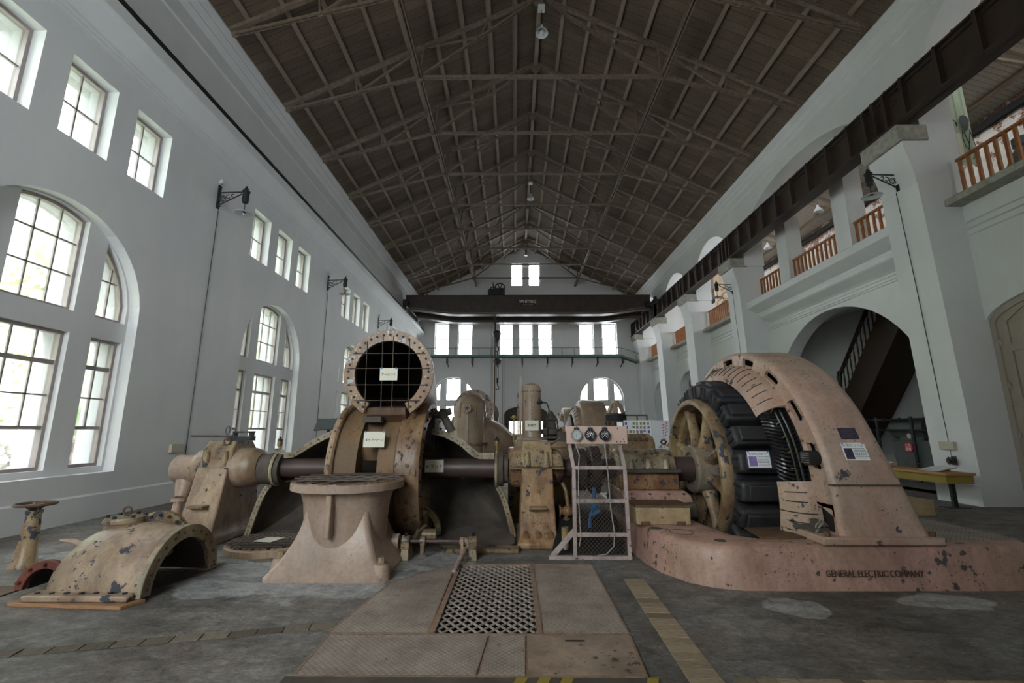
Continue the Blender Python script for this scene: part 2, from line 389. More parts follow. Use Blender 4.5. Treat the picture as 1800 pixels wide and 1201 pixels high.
    q = NT('tan_trench_timber'); gr = q.noise(5, 7, .65, q.map((3, 14, 2))); oi = q.n('ShaderNodeObjectInfo')
    c = q.ramp(gr, [(.25, (.20, .145, .095)), (.7, (.44, .335, .225))]); c = q.mix(.8, c, q.ramp(oi.outputs['Random'], [(0, .28), (.3, .7), (1, 1.1)]), 'MULTIPLY')
    M['plank_tan'] = q.set(c, .8, bump=gr, strength=.3, dist=.006)
    q = NT('raw_board'); gr = q.noise(5, 6, .6, q.map((2, 16, 9))); M['board'] = q.set(q.ramp(gr, [(.3, (.24, .12, .055)), (.7, (.38, .21, .11))]), .7)
    q = NT('orange_varnished_wood'); gr = q.noise(5, 6, .6, q.map((9, 9, 1.2))); M['orange'] = q.set(q.ramp(gr, [(.3, (.26, .085, .02)), (.7, (.42, .16, .045))]), .4)
    q = NT('dark_red_stair_wood'); gr = q.noise(5, 6, .6, q.map((5, 5, 1.5))); M['stair'] = q.set(q.ramp(gr, [(.3, (.014, .006, .004)), (.7, (.03, .012, .007))]), .4)
    M['table_top'] = plain('light_table_wood', (.44, .23, .08), .5, 0, .12, 3)
    M['table_side'] = plain('mustard_painted_wood', (.30, .22, .035), .5, 0, .06, 3)
    M['frame'] = plain('grey_mauve_window_paint', (.36, .31, .30), .5, 0, .1, 4)
    M['shutter'] = plain('grey_beige_shutter_paint', (.40, .345, .29), .6, 0, .06, 3)
    M['paper'] = plain('cream_paper', (.78, .74, .60), .85, 0, .03, 6)
    M['white_paper'] = plain('white_laminated_paper', (.85, .86, .88), .35, 0, .02, 6)
    M['ink'] = plain('black_marker_ink', (.02, .02, .022), .7, 0, .1, 9)
    M['grey_ink'] = plain('grey_print', (.22, .22, .23), .7, 0, .1, 9)
    M['blue_tape'] = plain('blue_tape', (.05, .22, .62), .6, 0, .1, 9)
    M['purple'] = plain('mauve_photo_print', (.24, .17, .42), .5, 0, .3, 20)
    M['dark_print'] = plain('dark_photo_print', (.04, .03, .06), .5, 0, .4, 20)
    M['letter_brown'] = plain('sunken_letter_brown', (.085, .045, .032), .8, 0, .3, 12)  # one dark brown tone for the plinth letters
    M['red_sign'] = plain('red_enamel', (.55, .02, .02), .35, 0, .06, 5)
    M['grey_cabinet'] = plain('grey_green_cabinet', (.10, .12, .115), .5, 0, .12, 4)
    M['white_enamel'] = plain('white_enamel', (.72, .74, .76), .3, 0, .04, 4)
    M['gauge_face'] = plain('pale_gauge_face', (.50, .53, .54), .4, 0, .06, 9)
    M['blue_pipe'] = paint('chipped_blue_paint', (.04, .20, .48), .25, (.14, .1, .06), (.2, .1, .05), .3, cs=12)
    M['green_rail'] = plain('blue_green_rail_paint', (.10, .20, .18), .5, 0, .12, 5)
    M['beige_box'] = plain('cream_junction_box', (.50, .45, .35), .5, 0, .05, 5)
    M['cable'] = plain('grey_cable', (.28, .26, .24), .6, 0, .1, 9)
    M['fabric_green'] = plain('pale_green_banner_cloth', (.50, .60, .45), .9, 0, .06, 2)
    M['fabric_peach'] = plain('peach_banner_cloth', (.80, .62, .45), .9, 0, .04, 2)
    M['ceramic'] = plain('white_ceramic', (.62, .62, .58), .3, 0, .05, 8)
    # brick behind peeling whitewash
    q = NT('whitewashed_brick'); bt = q.n('ShaderNodeTexBrick'); bt.inputs['Scale'].default_value = 1.0
    bt.inputs['Brick Width'].default_value = .23; bt.inputs['Row Height'].default_value = .075; bt.inputs['Mortar Size'].default_value = .008
    bt.inputs['Color1'].default_value = (.27, .10, .06, 1); bt.inputs['Color2'].default_value = (.20, .08, .05, 1); bt.inputs['Mortar'].default_value = (.4, .38, .34, 1)
    x, y, z = q.sep(); q.l(q.comb(y, z, 0.0), bt.inputs['Vector'])
    z0 = q.math('MULTIPLY', q.math('SUBTRACT', z, 9.6), .10)
    pe = q.ramp(q.math('ADD', q.noise(1.6, 8, .7), z0), [(.54, 0), (.57, 1)])
    M['brick'] = q.set(q.mix(pe, q.ramp(q.noise(3, 5), [(.3, (.58, .54, .48)), (.7, (.70, .66, .60))]), bt.outputs['Color']), .85)
    # outside
    q = NT('hillside_greenery'); f = q.noise(2.2, 8, .7); g = q.noise(.45, 4)
    M['hill'] = q.set(q.mix(q.ramp(g, [(.4, 0), (.6, 1)]), q.ramp(f, [(.3, (.12, .18, .07)), (.55, (.27, .36, .16)), (.75, (.45, .49, .32))]), q.ramp(f, [(.3, (.34, .33, .25)), (.7, (.60, .58, .50))])), .95)
    M['leaf'] = plain('pale_green_leaves', (.24, .38, .11), .8, 0, .5, 1.2)
    q = NT('field_stones'); f = q.noise(2.2, 2); M['stone'] = q.set(q.ramp(f, [(.3, (.30, .27, .25)), (.5, (.50, .48, .45)), (.7, (.42, .27, .21))]), .8)
    M['gravel'] = plain('pale_gravel', (.55, .53, .49), .9, 0, .2, 14)
    # glass: clear pane, a little sheen
    q = NT('window_glass'); q.t.nodes.remove(q.b); tr = q.n('ShaderNodeBsdfTransparent'); gl = q.n('ShaderNodeBsdfGlossy'); gl.inputs['Roughness'].default_value = .03
    tr.inputs['Color'].default_value = (.96, .98, .975, 1); fz = q.n('ShaderNodeFresnel'); fz.inputs['IOR'].default_value = 1.45; mx = q.n('ShaderNodeMixShader')
    q.l(q.math('MULTIPLY', fz.outputs[0], .8), mx.inputs[0]); q.l(tr.outputs[0], mx.inputs[1]); q.l(gl.outputs[0], mx.inputs[2]); q.l(mx.outputs[0], q.out.inputs['Surface'])
    M['glass'] = q.m
    q = NT('wire_mesh'); M['wire'] = q.set((.12, .09, .07), .6, .4)
mats()
# ================================================================== BUILDING
YB, YE = -5.0, 34.0          # rear and far ends of the hall
def inset(poly, d):
    n = len(poly); out = []
    area = sum(poly[i][0] * poly[(i + 1) % n][1] - poly[(i + 1) % n][0] * poly[i][1] for i in range(n))
    sg = 1 if area > 0 else -1
    for i in range(n):
        p0 = Vector(poly[i - 1]); p1 = Vector(poly[i]); p2 = Vector(poly[(i + 1) % n])
        e1 = (p1 - p0).normalized(); e2 = (p2 - p1).normalized()
        n1 = Vector((-e1.y, e1.x)) * sg; n2 = Vector((-e2.y, e2.x)) * sg
        k = n1 + n2; k = k / max(.35, k.dot(n1) if k.dot(n1) else 1)
        k = (n1 + n2) / max(.5, 1 + n1.dot(n2)); out.append(tuple(p1 + k * d))
    return out
def span(poly, ax, val):
    r = []; n = len(poly)
    for i in range(n):
        a = poly[i]; b = poly[(i + 1) % n]
        if (a[ax] - val) * (b[ax] - val) <= 0 and abs(a[ax] - b[ax]) > 1e-9:
            t = (val - a[ax]) / (b[ax] - a[ax]); r.append(a[1 - ax] + t * (b[1 - ax] - a[1 - ax]))
    return min(r), max(r)
def arch_poly(c, half, z0, zs, h, n=22, flat=None):
    # doorway shape: straight sides to zs, then an elliptical head of height h
    p = [(c - half, z0), (c + half, z0)] + [(c + half * cos(pi * i / n), zs + h * sin(pi * i / n)) for i in range(n + 1)]
    return p
def rect(u0, u1, v0, v1): return [(u0, v0), (u1, v0), (u1, v1), (u0, v1)]
WIN = [0]
def window(poly, axis, d, us, vs, rails=(), bot=None, fw=.055, mat='frame'):
    WIN[0] += 1
    mb = MB(); ins = inset(poly, fw)
    mb.plate([poly, ins], axis, d - .05, d + .05)
    def b(u0, v0, u1, v1, w, t):
        p = [MB._p3(axis, u0, v0, d), MB._p3(axis, u1, v1, d)]
        mb.bar(p[0], p[1], w, t) if axis == 'y' and u0 == u1 else mb.bar(p[0], p[1], t, w)
    for u in us:
        lo, hi = span(ins, 0, u)
        if bot is not None: lo = bot
        b(u, lo, u, hi, .026, .03) if axis == 'y' else mb.bar(MB._p3(axis, u, lo, d), MB._p3(axis, u, hi, d), .03, .026, up=(0, 1, 0))
    for v in vs:
        lo, hi = span(ins, 1, v); mb.bar(MB._p3(axis, lo, v, d), MB._p3(axis, hi, v, d), .03, .026)
    for v, h in rails:
        lo, hi = span(ins, 1, v); mb.bar(MB._p3(axis, lo, v, d), MB._p3(axis, hi, v, d), .06, h)
    o = struct(mb.build('window_%d' % WIN[0], M[mat], smooth=False))
    g = MB().plate([inset(poly, fw * .6)], axis, d + .004, d - .004).build('pane', M['glass'], o, smooth=False)
    return o
def arch_window_set(c, axis, face, depth_frame, back, z0=.77, dz=0.0):
    # inner wall filling of an arched recess with six openings and their six windows
    R0, cz = 1.60, 3.62 + dz
    def top(x0, x1, n=8): return [(x1 + (x0 - x1) * i / n, cz + sqrt(max(0, R0 ** 2 - (x1 + (x0 - x1) * i / n - c) ** 2))) for i in range(n + 1)]
    ops = []
    ops.append(([(c - .57, 3.49 + dz), (c + .57, 3.49 + dz)] + top(c - .57, c + .57), [c - .19, c + .19], [4.1 + dz, 4.66 + dz], ()))
    ops.append(([(c + .97, 3.49 + dz), (c + 1.585, 3.49 + dz)] + top(c + .97, c + 1.585), [c + 1.28], [4.22], ()))
    ops.append(([(c - 1.585, 3.49 + dz), (c - .97, 3.49 + dz)] + top(c - 1.585, c - .97), [c - 1.28], [4.22], ()))
    for u0, u1, us in ((c - .57, c + .57, [c - .19, c + .19]), (c + .97, c + 1.6, [c + 1.28]), (c - 1.6, c - .97, [c - 1.28])):
        ops.append((rect(u0, u1, z0 + .1, 3.13 + dz), us, [2.06], ((2.6, .07), (1.54, .055))))
    outer = arch_poly(c, 1.68, z0 - .02, 3.6 + dz, 1.68)
    pm = MB().plate([outer] + [o[0] for o in ops], axis, face, back)
    for k, (poly, us, vs, rails) in enumerate(ops):
        window(poly, axis, depth_frame, us, vs, rails, bot=1.54 if rails else None)
    return pm
# ---- left wall
holes = []
for b in LEFT_BAYS:
    holes.append(arch_poly(b, 1.65, .77, 3.6, 1.65))
    for k in (-1.32, 0, 1.32): holes.append(rect(b + k - .44, b + k + .44, 6.23, 7.63))
mb = MB().plate([rect(YB, YE + .6, -.05, 8.9)] + holes, 'x', -7.3, -8.06)
struct(mb.build('wall_left', M['plaster'], smooth=False))
for b in LEFT_BAYS:
    pm = arch_window_set(b, 'x', -7.50, -7.64, -8.05)
    struct(pm.build('wall_left', M['plaster'], smooth=False))
    for k in (-1.32, 0, 1.32):
        window(rect(b + k - .44, b + k + .44, 6.23, 7.63), 'x', -7.56, [b + k], [6.93])
# corbelled ledge, upper wall and cornice on the left
led = [(-8.06, 8.1), (-7.285, 8.1), (-7.285, 8.17), (-7.27, 8.19), (-7.27, 8.26), (-7.25, 8.28), (-7.25, 8.34), (-7.02, 8.60), (-6.97, 8.63), (-6.95, 8.66), (-6.95, 8.9), (-8.06, 8.9)]
struct(MB().prism(led, 'y', YB, YE).build('trim_1', M['plaster'], smooth=False))
up = [(-8.06, 8.9), (-7.72, 8.9), (-7.72, 10.72), (-7.68, 10.76), (-7.68, 10.84), (-7.72, 10.86), (-7.72, 11.2), (-7.70, 11.22), (-7.62, 11.34), (-7.62, 11.38), (-7.60, 11.40), (-7.52, 11.52), (-7.52, 11.56), (-7.50, 11.58), (-7.42, 11.70), (-7.42, 11.74), (-8.06, 11.74)]
struct(MB().prism(up, 'y', YB, YE).build('wall_left_upper', M['plaster'], smooth=False))
struct(MB().prism([(-7.3, 0), (-7.27, 0), (-7.27, .40), (-7.3, .43)], 'y', YB, YE).build('baseboard_left', M['plaster'], smooth=False))
tag(MB().box(-7.06, -6.985, YB, YE, 8.9, 9.06).build('crane_rail', M['iron'], smooth=False), 'dark steel crane rail running along the ledge of the left wall', 'rail')
# ---- far end wall with its gable
EW = [(-6.15, -5.08), (-4.36, -3.27), (-1.17, -.13), (.31, 1.37), (1.80, 2.86), (4.95, 6.05), (6.72, 7.83)]
holes = [rect(a, b, 7.18, 9.60) for a, b in EW] + [rect(-.31, .63, 12.65, 14.49), rect(1.09, 1.97, 12.65, 14.49)]
for c in (-4.65, 6.5): holes.append(arch_poly(c, 1.65, .77, 3.78, 1.65))
door = arch_poly(.83, 1.62, 0.02, 2.65, .62); holes.append(door)
gable = [(-8.06, -.05), (14.6, -.05), (14.6, 10.6), (10.3, 12.4), (10.1, 11.7), (9.9, 11.7), (.82, 15.95), (-8.06, 11.78)]
struct(MB().plate([gable] + holes, 'y', YE, YE + .6).build('wall_far', M['plaster'], smooth=False))
for a, b in EW: window(rect(a, b, 7.18, 9.60), 'y', YE + .35, [(a + b) / 2], [8.9, 7.8], ((8.38, .09),))
for a, b in ((-.31, .63), (1.09, 1.97)): window(rect(a, b, 12.65, 14.49), 'y', YE + .35, [(a + b) / 2], [13.3, 14.0])
for c in (-4.65, 6.5):
    pm = arch_window_set(c, 'y', YE + .2, YE + .34, YE + .59, dz=.18)
    pm.xf(Matrix.Scale(1.0, 4)); struct(pm.build('wall_far', M['plaster'], smooth=False))
# far entrance: brown arched double door with glazed panels
holes = []
for k in (-.75, .75):
    holes.append(rect(.83 + k - .5, .83 + k + .5, 1.0, 2.15))
dr = MB().plate([inset(door, -.03)] + holes, 'y', YE + .2, YE + .28)
for k in (-.75, .75):
    for u in (-.17, .17): dr.box(.83 + k + u - .015, .83 + k + u + .015, YE + .22, YE + .26, 1.0, 2.15)
    for v in (1.4, 1.78): dr.box(.83 + k - .5, .83 + k + .5, YE + .22, YE + .26, v - .012, v + .012)
dr.box(.80, .86, YE + .18, YE + .22, .02, 2.6)
do = struct(dr.build('door_1', M['cast'], smooth=False))
for k in (-.75, .75): MB().box(.83 + k - .5, .83 + k + .5, YE + .236, YE + .244, 1.0, 2.15).build('pane', M['glass'], do, smooth=False)
# ---- right wall: piers, arches, balcony
PIERS = [(-4.2, -3.2), (3.1, 4.1), (9.5, 10.5), (17.85, 18.85), (22.9, 23.9), (27.9, 28.9), (33.0, 34.0)]
pro = [(10.3, 0), (9.31, 0), (9.31, .40), (9.36, .44), (9.27, 4.5), (9.20, 7.05), (9.18, 7.08), (9.18, 7.2), (9.14, 7.5), (9.06, 7.85), (9.03, 8.0), (9.03, 8.16), (10.3, 8.16)]
for a, b in PIERS:
    struct(MB().prism(pro, 'y', a, b).build('wall_right_pier', M['plaster'], smooth=True, angle=20))
    capo = struct(MB().prism([(9.6, 8.12), (8.96, 8.12), (8.9, 8.2), (8.9, 8.5), (9.6, 8.5)], 'y', a - .06, b + .06).build('trim_bearing_block', M['ledge_conc'], smooth=False))
arches = [(-.4, 2.6, 2.2), (6.8, 2.7, 2.4), (14.18, 3.6, 1.74), (20.87, 1.95, 1.74), (25.9, 1.95, 1.74), (30.95, 1.95, 1.74)]
poly = [(YB, 8.16)]
for c, h, hh in arches:
    poly.append((c - h, 8.16)); poly += [(c - h * cos(pi * i / 24), 8.9 + hh * sin(pi * i / 24)) for i in range(25)]; poly.append((c + h, 8.16))
poly += [(YE, 8.16), (YE, 11.75), (YB, 11.75)]
struct(MB().plate([poly], 'x', 9.5, 10.3).build('wall_right_upper', M['plaster'], smooth=True, angle=30))
cor = [(9.495, 10.98), (9.465, 11.0), (9.465, 11.07), (9.495, 11.09), (9.495, 11.25), (9.48, 11.27), (9.41, 11.36), (9.41, 11.40), (9.39, 11.42), (9.31, 11.52), (9.31, 11.56), (9.29, 11.58), (9.2, 11.66), (9.2, 11.76), (9.6, 11.76), (9.6, 10.98)]
struct(MB().prism(cor, 'y', YB, YE).build('trim_2', M['plaster'], smooth=False))
# recessed lower wall
lw = [(YB, -.05), (YE, -.05), (YE, 6.5), (YB, 6.5)]
ARW = [arch_poly(14.18, 3.33, 0, 1.97, 3.33, 30)] + [arch_poly(c, 1.75, 0, 4.15, .75) for c in (20.87, 25.9, 30.95)]
RDOOR = arch_poly(7.85, 1.66, 0, 3.72, .55)
mb = MB().plate([lw, *[[(u, max(v, .0)) for u, v in p] for p in ARW], RDOOR], 'x', 10.1, 10.6)
struct(mb.build('wall_right', M['plaster'], smooth=False))
struct(MB().box(10.06, 10.1, 4.1, 6.1, 0, .42).build('baseboard_right', M['plaster'], smooth=False))
# shuttered side door in the near bay
dm = MB(); dm.plate([RDOOR, inset(RDOOR, .12)], 'x', 10.16, 10.34); di = inset(RDOOR, .11)
st = [rect(7.85 + .16, 9.20, .35, 1.85), rect(7.85 + .16, 9.20, 2.15, 3.1), rect(6.5, 7.85 - .16, .35, 1.85), rect(6.5, 7.85 - .16, 2.15, 3.1)]
hp = [(8.0, 3.25), (9.2, 3.25), (9.2, 3.72), (8.9, 3.93), (8.5, 4.05), (8.0, 4.1)]; hq = [(7.7, 3.25), (7.7, 4.1), (7.2, 4.05), (6.8, 3.93), (6.5, 3.72), (6.5, 3.25)]
dm.plate([di] + st + [hp, hq], 'x', 10.2, 10.27)
dm.plate([di], 'x', 10.235, 10.25)
dm.box(10.17, 10.22, 6.3, 9.4, 2.0, 2.05)
do = struct(dm.build('door_2', M['shutter'], smooth=False))
hm = MB()
for z in (.5, 1.4, 2.4, 3.3): hm.cyl((10.17, 9.36, z - .06), (10.17, 9.36, z + .06), .022, 8)
hm.build('hinge', M['shutter'], do)
# balcony edge, mouldings and wide-bay columns
struct(MB().box(10.45, 14.4, YB, YE, 6.28, 6.5).build('floor_gallery', M['plaster'], smooth=False))
for a, b in ((4.1, 9.5), (18.85, 22.9), (23.9, 27.9), (28.9, 33.0)):
    struct(MB().prism([(9.72, 6.45), (9.72, 6.58), (9.76, 6.62), (10.6, 6.62), (10.6, 6.45)], 'y', a, b).build('trim_balcony_sill', M['ledge_conc'], smooth=False))
    mb = MB()
    for z in (6.1, 5.95, 5.80): mb.prism([(10.1, z), (10.055, z - .02), (10.055, z - .055), (10.1, z - .07)], 'y', a, b)
    struct(mb.build('trim_string', M['plaster'], smooth=False))
wb = [(10.3, 6.05), (9.85, 6.05), (9.82, 6.12), (9.5, 6.3), (9.44, 6.34), (9.44, 6.56), (9.48, 6.6), (10.6, 6.6), (10.6, 6.05)]
struct(MB().prism(wb, 'y', 10.5, 17.85).build('trim_wide_balcony', M['plaster'], smooth=False))
wm = [(10.2, 5.55), (10.06, 5.55), (10.06, 5.62), (9.98, 5.68), (9.72, 5.82), (9.68, 5.86), (9.68, 5.97), (10.2, 5.97)]
mb = MB().prism(wm, 'y', 11.0, 17.4)
for z in (5.5, 5.43): mb.prism([(10.1, z), (10.06, z - .02), (10.06, z - .05), (10.1, z - .065)], 'y', 10.8, 17.6)
struct(mb.build('trim_moulding', M['plaster'], smooth=False))
for y in (12.9, 15.93):
    struct(MB().box(9.95, 10.5, y - .3, y + .3, 6.55, 10.5).build('column', M['plaster'], smooth=False))
# balustrades
def balustrade(y0, y1, label, x=10.1, z0=6.56):
    t = thing('balustrade', (x, (y0 + y1) / 2, z0), label, 'balustrade', 'wooden balcony balustrades')
    MB().box(x - .04, x + .04, y0, y1, z0 + .95, z0 + 1.01).build('top_rail', M['orange'], t, smooth=False, bevel=.008)
    n = max(2, int((y1 - y0) / .19)); proto = None
    for i in range(n):
        y = y0 + .07 + (y1 - y0 - .14) * i / (n - 1)
        if proto is None:
            proto = MB().box(x - .028, x + .028, y - .028, y + .028, z0, z0 + .955).build('baluster', M['orange'], t, smooth=False); yb = y
        else:
            c = proto.copy(); COL.objects.link(c); c.parent = t; c.location = (0, y - yb, 0)
balustrade(4.1, 9.42, 'orange wooden balustrade on the balcony nearest the viewer, beside the green banner')
balustrade(10.52, 12.6, 'short orange balustrade behind the nearest wall lamp of the right wall')
balustrade(13.2, 15.63, 'orange balustrade in the middle opening of the wide balcony, between two white columns')
balustrade(16.23, 17.85, 'orange balustrade at the far opening of the wide balcony')
balustrade(18.85, 22.9, 'orange balustrade of the narrow balcony in front of the peach banner')
balustrade(23.9, 27.9, 'orange balustrade of the second narrow balcony from the far end')
balustrade(28.9, 33.0, 'orange balustrade of the balcony closest to the far end wall')
# ---- aisle and gallery behind
AW = [rect(c - 1.2, c + 1.2, 7.1, 9.0) for c in (-1.0, 3.5, 21.0, 26.0, 31.0)]
struct(MB().plate([rect(YB, YE, -.05, 10.7)] + AW, 'x', 14.0, 14.6).build('wall_aisle', M['brick'], smooth=False))
for p in AW: window(p, 'x', 14.3, [p[0][0] + .8, p[0][0] + 1.6], [7.75, 8.4])
struct(MB().box(13.94, 14.0, YB, YE, -.02, 6.28).build('wall_aisle_lower', M['plaster_grey'], smooth=False))
struct(MB().prism([(10.1, 12.25), (14.6, 10.45), (14.6, 10.6), (10.1, 12.4)], 'y', YB, YE + .6).build('ceiling_gallery', M['boards_pale'], smooth=False))
mb = MB()
for s in (.12, .36, .6, .84): 
    x = 10.3 + 3.8 * s; z = 12.25 - (x - 10.1) * .4 - .06; mb.box(x - .05, x + .05, YB, YE, z - .06, z + .05)
struct(mb.build('ceiling_gallery_purlins', M['purlin'], smooth=False))
def gal_truss(y, k):
    t = thing('gallery_truss', (10.4, y, 11.9), '%s pale roof truss over the gallery behind the right wall, counted from the viewer' % ORD[k], 'truss', 'gallery roof trusses')
    MB().bar((10.35, y, 11.84), (13.98, y, 10.39), .10, .12).build('top_chord', M['purlin'], t, smooth=False)
    MB().bar((10.35, y, 11.05), (13.98, y, 10.31), .07, .08).build('tie', M['purlin'], t, smooth=False)
    MB().bar((12.2, y, 11.24), (11.4, y, 10.95), .05, .06).bar((12.2, y, 11.24), (12.3, y, 10.78), .05, .06).build('strut', M['purlin'], t, smooth=False)
for k, y in enumerate((6.2, 9.9, 13.6, 17.3, 21.0, 24.7)): gal_truss(y, k)
# dark timber wall plate at the top of the brick
struct(MB().box(13.86, 14.0, YB, YE, 10.28, 10.48).build('beam_gallery', M['dark'], smooth=False))
# ---- rear wall behind the viewer, closing the hall
for c in (-4.4,): window(rect(c - 2.1, c + 2.1, 3.1, 8.1), 'y', YB - .05, [c - 1.05, c, c + 1.05], [4.35, 5.6, 6.85])  # unseen window, added and sized to fill the foreground with light
holes = [rect(c - 2.1, c + 2.1, 3.1, 8.1) for c in (-4.4,)]
gb = [(u, v) for u, v in gable]
struct(MB().plate([gb] + holes, 'y', YB, YB - .1).build('wall_near', M['plaster'], smooth=False))
# ---- floor with the grated pit
GX0, GX1, GY0, GY1 = -.60, .165, 3.71, 5.48
mb = MB().plate([rect(-8.06, 10.6, YB, YE), rect(GX0, GX1, GY0, GY1), rect(2.25, 4.2, 5.35, 8.25)], 'z', 0, -.12)
struct(mb.build('floor', M['floor'], smooth=False))
struct(MB().box(10.6, 14.0, YB, YE, -.12, 0).build('floor_aisle', M['floor_aisle'], smooth=False))
mb = MB(); mb.box(GX0 - .1, GX0, GY0 - .1, GY1 + .1, -1.1, -.12); mb.box(GX1, GX1 + .1, GY0 - .1, GY1 + .1, -1.1, -.12)
mb.box(GX0, GX1, GY0 - .1, GY0, -1.1, -.12); mb.box(GX0, GX1, GY1, GY1 + .1, -1.1, -.12); mb.box(GX0 - .1, GX1 + .1, GY0 - .1, GY1 + .1, -1.2, -1.1)
struct(mb.build('floor_pit', M['dark'], smooth=False))
mb = MB(); mb.box(2.15, 2.25, 5.25, 8.35, -.9, -.12); mb.box(4.2, 4.3, 5.25, 8.35, -.9, -.12); mb.box(2.25, 4.2, 5.25, 5.35, -.9, -.12); mb.box(2.25, 4.2, 8.25, 8.35, -.9, -.12); mb.box(2.15, 4.3, 5.25, 8.35, -1.0, -.9)
struct(mb.build('floor_pit', M['dark'], smooth=False))
# ---- roof: boarded slopes, purlins, trusses
RX, RZ = .84, 15.82
EL, ER = (-8.3, 11.42), (9.98, 11.42)
sl = (RZ - 11.74) / (RX + 7.42)
roofp = [(-8.06, RZ - sl * (RX + 8.06)), (RX, RZ), (9.75, RZ - sl * (9.75 - RX)), (9.75, RZ - sl * (9.75 - RX) + .16), (RX, RZ + .16), (-8.06, RZ - sl * (RX + 8.06) + .16)]
ceil = struct(MB().prism(roofp, 'y', YB, YE + .6).build('ceiling', M['boards'], smooth=False))
nrm = Vector((-sl, 0, 1)).normalized()
def slope_pt(side, s, off):
    # s: 0 at the eave, 1 at the ridge; off: distance below the boards
    x0 = -7.42 if side < 0 else 9.1
    x = x0 + (RX - x0) * s; z = RZ - sl * abs(RX - x); k = Vector((sl * (1 if side < 0 else -1), 0, -1)).normalized()
    return Vector((x, 0, z)) + k * off
for side in (-1, 1):
    for i in range(9):
        p = slope_pt(side, (i + .6) / 9.6, .075); u = Vector((-sl if side < 0 else sl, 0, 1))
        MB().bar((p.x, YB, p.z), (p.x, YE, p.z), .12, .15, up=u).build('purlin', M['purlin'], ceil, smooth=False)
MB().box(RX - .07, RX + .07, YB, YE, RZ - .26, RZ - .02).build('ridge_purlin', M['purlin'], ceil, smooth=False)
def make_truss(y):
    t = thing('roof_truss', (RX, y, RZ - .3), None, 'truss', 'steel roof trusses across the hall')
    m = M['truss']; NZ = 12.6
    def P3(v): return (v[0], y, v[2])
    def bb(nm, a, b, w, h): 
        a = P3(a); b = P3(b); MB().bar(a, b, w, h, up=(0, 0, 1)).build(nm, m, t, smooth=False)
    def dbl(nm, a, b, w, h):
        q = MB()
        for k in (-.03, .03): q.bar((a[0], y + k, a[2]), (b[0], y + k, b[2]), w, h)
        q.build(nm, m, t, smooth=False)
    Ns = {}
    gus = MB()
    for s in (-1, 1):
        H = slope_pt(s, .005, .215); T = slope_pt(s, 1, .215); Q1 = slope_pt(s, .27, .215); Mi = slope_pt(s, .53, .215); Q3 = slope_pt(s, .78, .215)
        T.x = RX + s * .02
        N = Vector((RX + s * 3.86 - .03, 0, NZ)); Ns[s] = N
        H2 = Vector((H.x - s * .15, 0, H.z - .12))
        S1 = H2 + (N - H2) * .52; S2 = N + (T - N) * .5
        bb('top_chord', H, T, .11, .11); dbl('bottom_chord', H2, N, .035, .075); dbl('diagonal', N, T, .03, .065)
        bb('strut', N, Mi, .07, .07); bb('strut', S1, Q1, .05, .05); bb('strut', S2, Q3, .05, .05)
        bb('brace', S1, Mi, .055, .055); bb('brace', S2, Mi, .05, .05)
        for p, r in ((N, .16), (S1, .09), (S2, .09), (Mi, .11), (H2, .11)): gus.cyl((p.x, y - .012, p.z), (p.x, y + .012, p.z), r, 8)
    gus.cyl((RX, y - .012, RZ - .36), (RX, y + .012, RZ - .36), .22, 8)
    gus.split('gusset_plate', m, t, smooth=False)
    dbl('tie_beam', Ns[-1], Ns[1], .04, .09)
    return t
t0 = make_truss(9.8 - 2 * 2.78)
for k in range(11):
    t = t0 if k == 0 else copy_tree(t0)
    t.location.y = 9.8 + (k - 2) * 2.78
    t['label'] = '%s brown steel roof truss counted from the viewer' % ORD[k] if k < 10 else 'brown steel roof truss closest to the far gable wall'
for s, w in ((-1, 'left'), (1, 'right')):
    x = RX + s * 3.86 - .03
    tag(MB().bar((x, 2, 12.6), (x, YE, 12.6), .05, .12).bar((x + .09, 2, 12.6), (x + .09, YE, 12.6), .04, .12).build('roof_tie', M['truss'], smooth=False),
        'long steel tie running lengthwise under the roof trusses on the %s side' % w, 'tie')
# ---- outside on the left: gravel strip, stone wall, green slope
struct(MB().box(-10.6, -8.06, -8, 40, -.4, .15).build('ground_outside', M['gravel'], smooth=False))
q = MB(); NX, NY = 26, 60; g = []
for i in range(NX + 1):
    row = []
    for j in range(NY + 1):
        x = -10.9 - 16 * i / NX; y = -14 + 58 * j / NY
        z = 1.35 + (i / NX) * 11.5 + .35 * sin(x * 1.7 + y * .9) * cos(y * 1.3 - x * .4) + .18 * random.random() - (.3 if i == 0 else 0)
        row.append(q.bm.verts.new((x, y, z)))
    g.append(row)
for i in range(NX):
    for j in range(NY): q.face([g[i][j], g[i + 1][j], g[i + 1][j + 1], g[i][j + 1]])
struct(q.build('hill_outside', M['hill'], angle=80))
q = MB(); q.box(-11.2, -10.85, -8, 40, -.4, 1.2)
for j in range(120):
    for i in range(6):
        y = -3 + j * .30 + (.15 if i % 2 else 0) + random.uniform(-.03, .03); z = .22 + i * .215 + random.uniform(-.02, .02); r = random.uniform(.13, .165)
        q.ball((-10.82 + random.uniform(-.04, .03), y, z), r, 8, random.uniform(.7, .85))
struct(q.build('wall_outside', M['stone']))
q = MB()
for k in range(9000):
    a = random.random(); x = -11.0 - 9 * a ** 1.2; y = random.uniform(-3, 36); z = 1.3 + (-(x + 10.9)) / 16 * 11.5 + abs(random.gauss(0, .35))
    if sin(y * .8 + x) + .6 * sin(y * .37) < -.35 and random.random() < .8: continue
    s = random.uniform(.05, .16); v = Vector((random.gauss(0, 1), random.gauss(0, 1), random.gauss(0, 1))).normalized(); w = v.orthogonal().normalized(); u = v.cross(w)
    c = Vector((x, y, z)); q.face([q.bm.verts.new(c + w * s), q.bm.verts.new(c + u * s * .5), q.bm.verts.new(c - w * s), q.bm.verts.new(c - u * s * .5)])
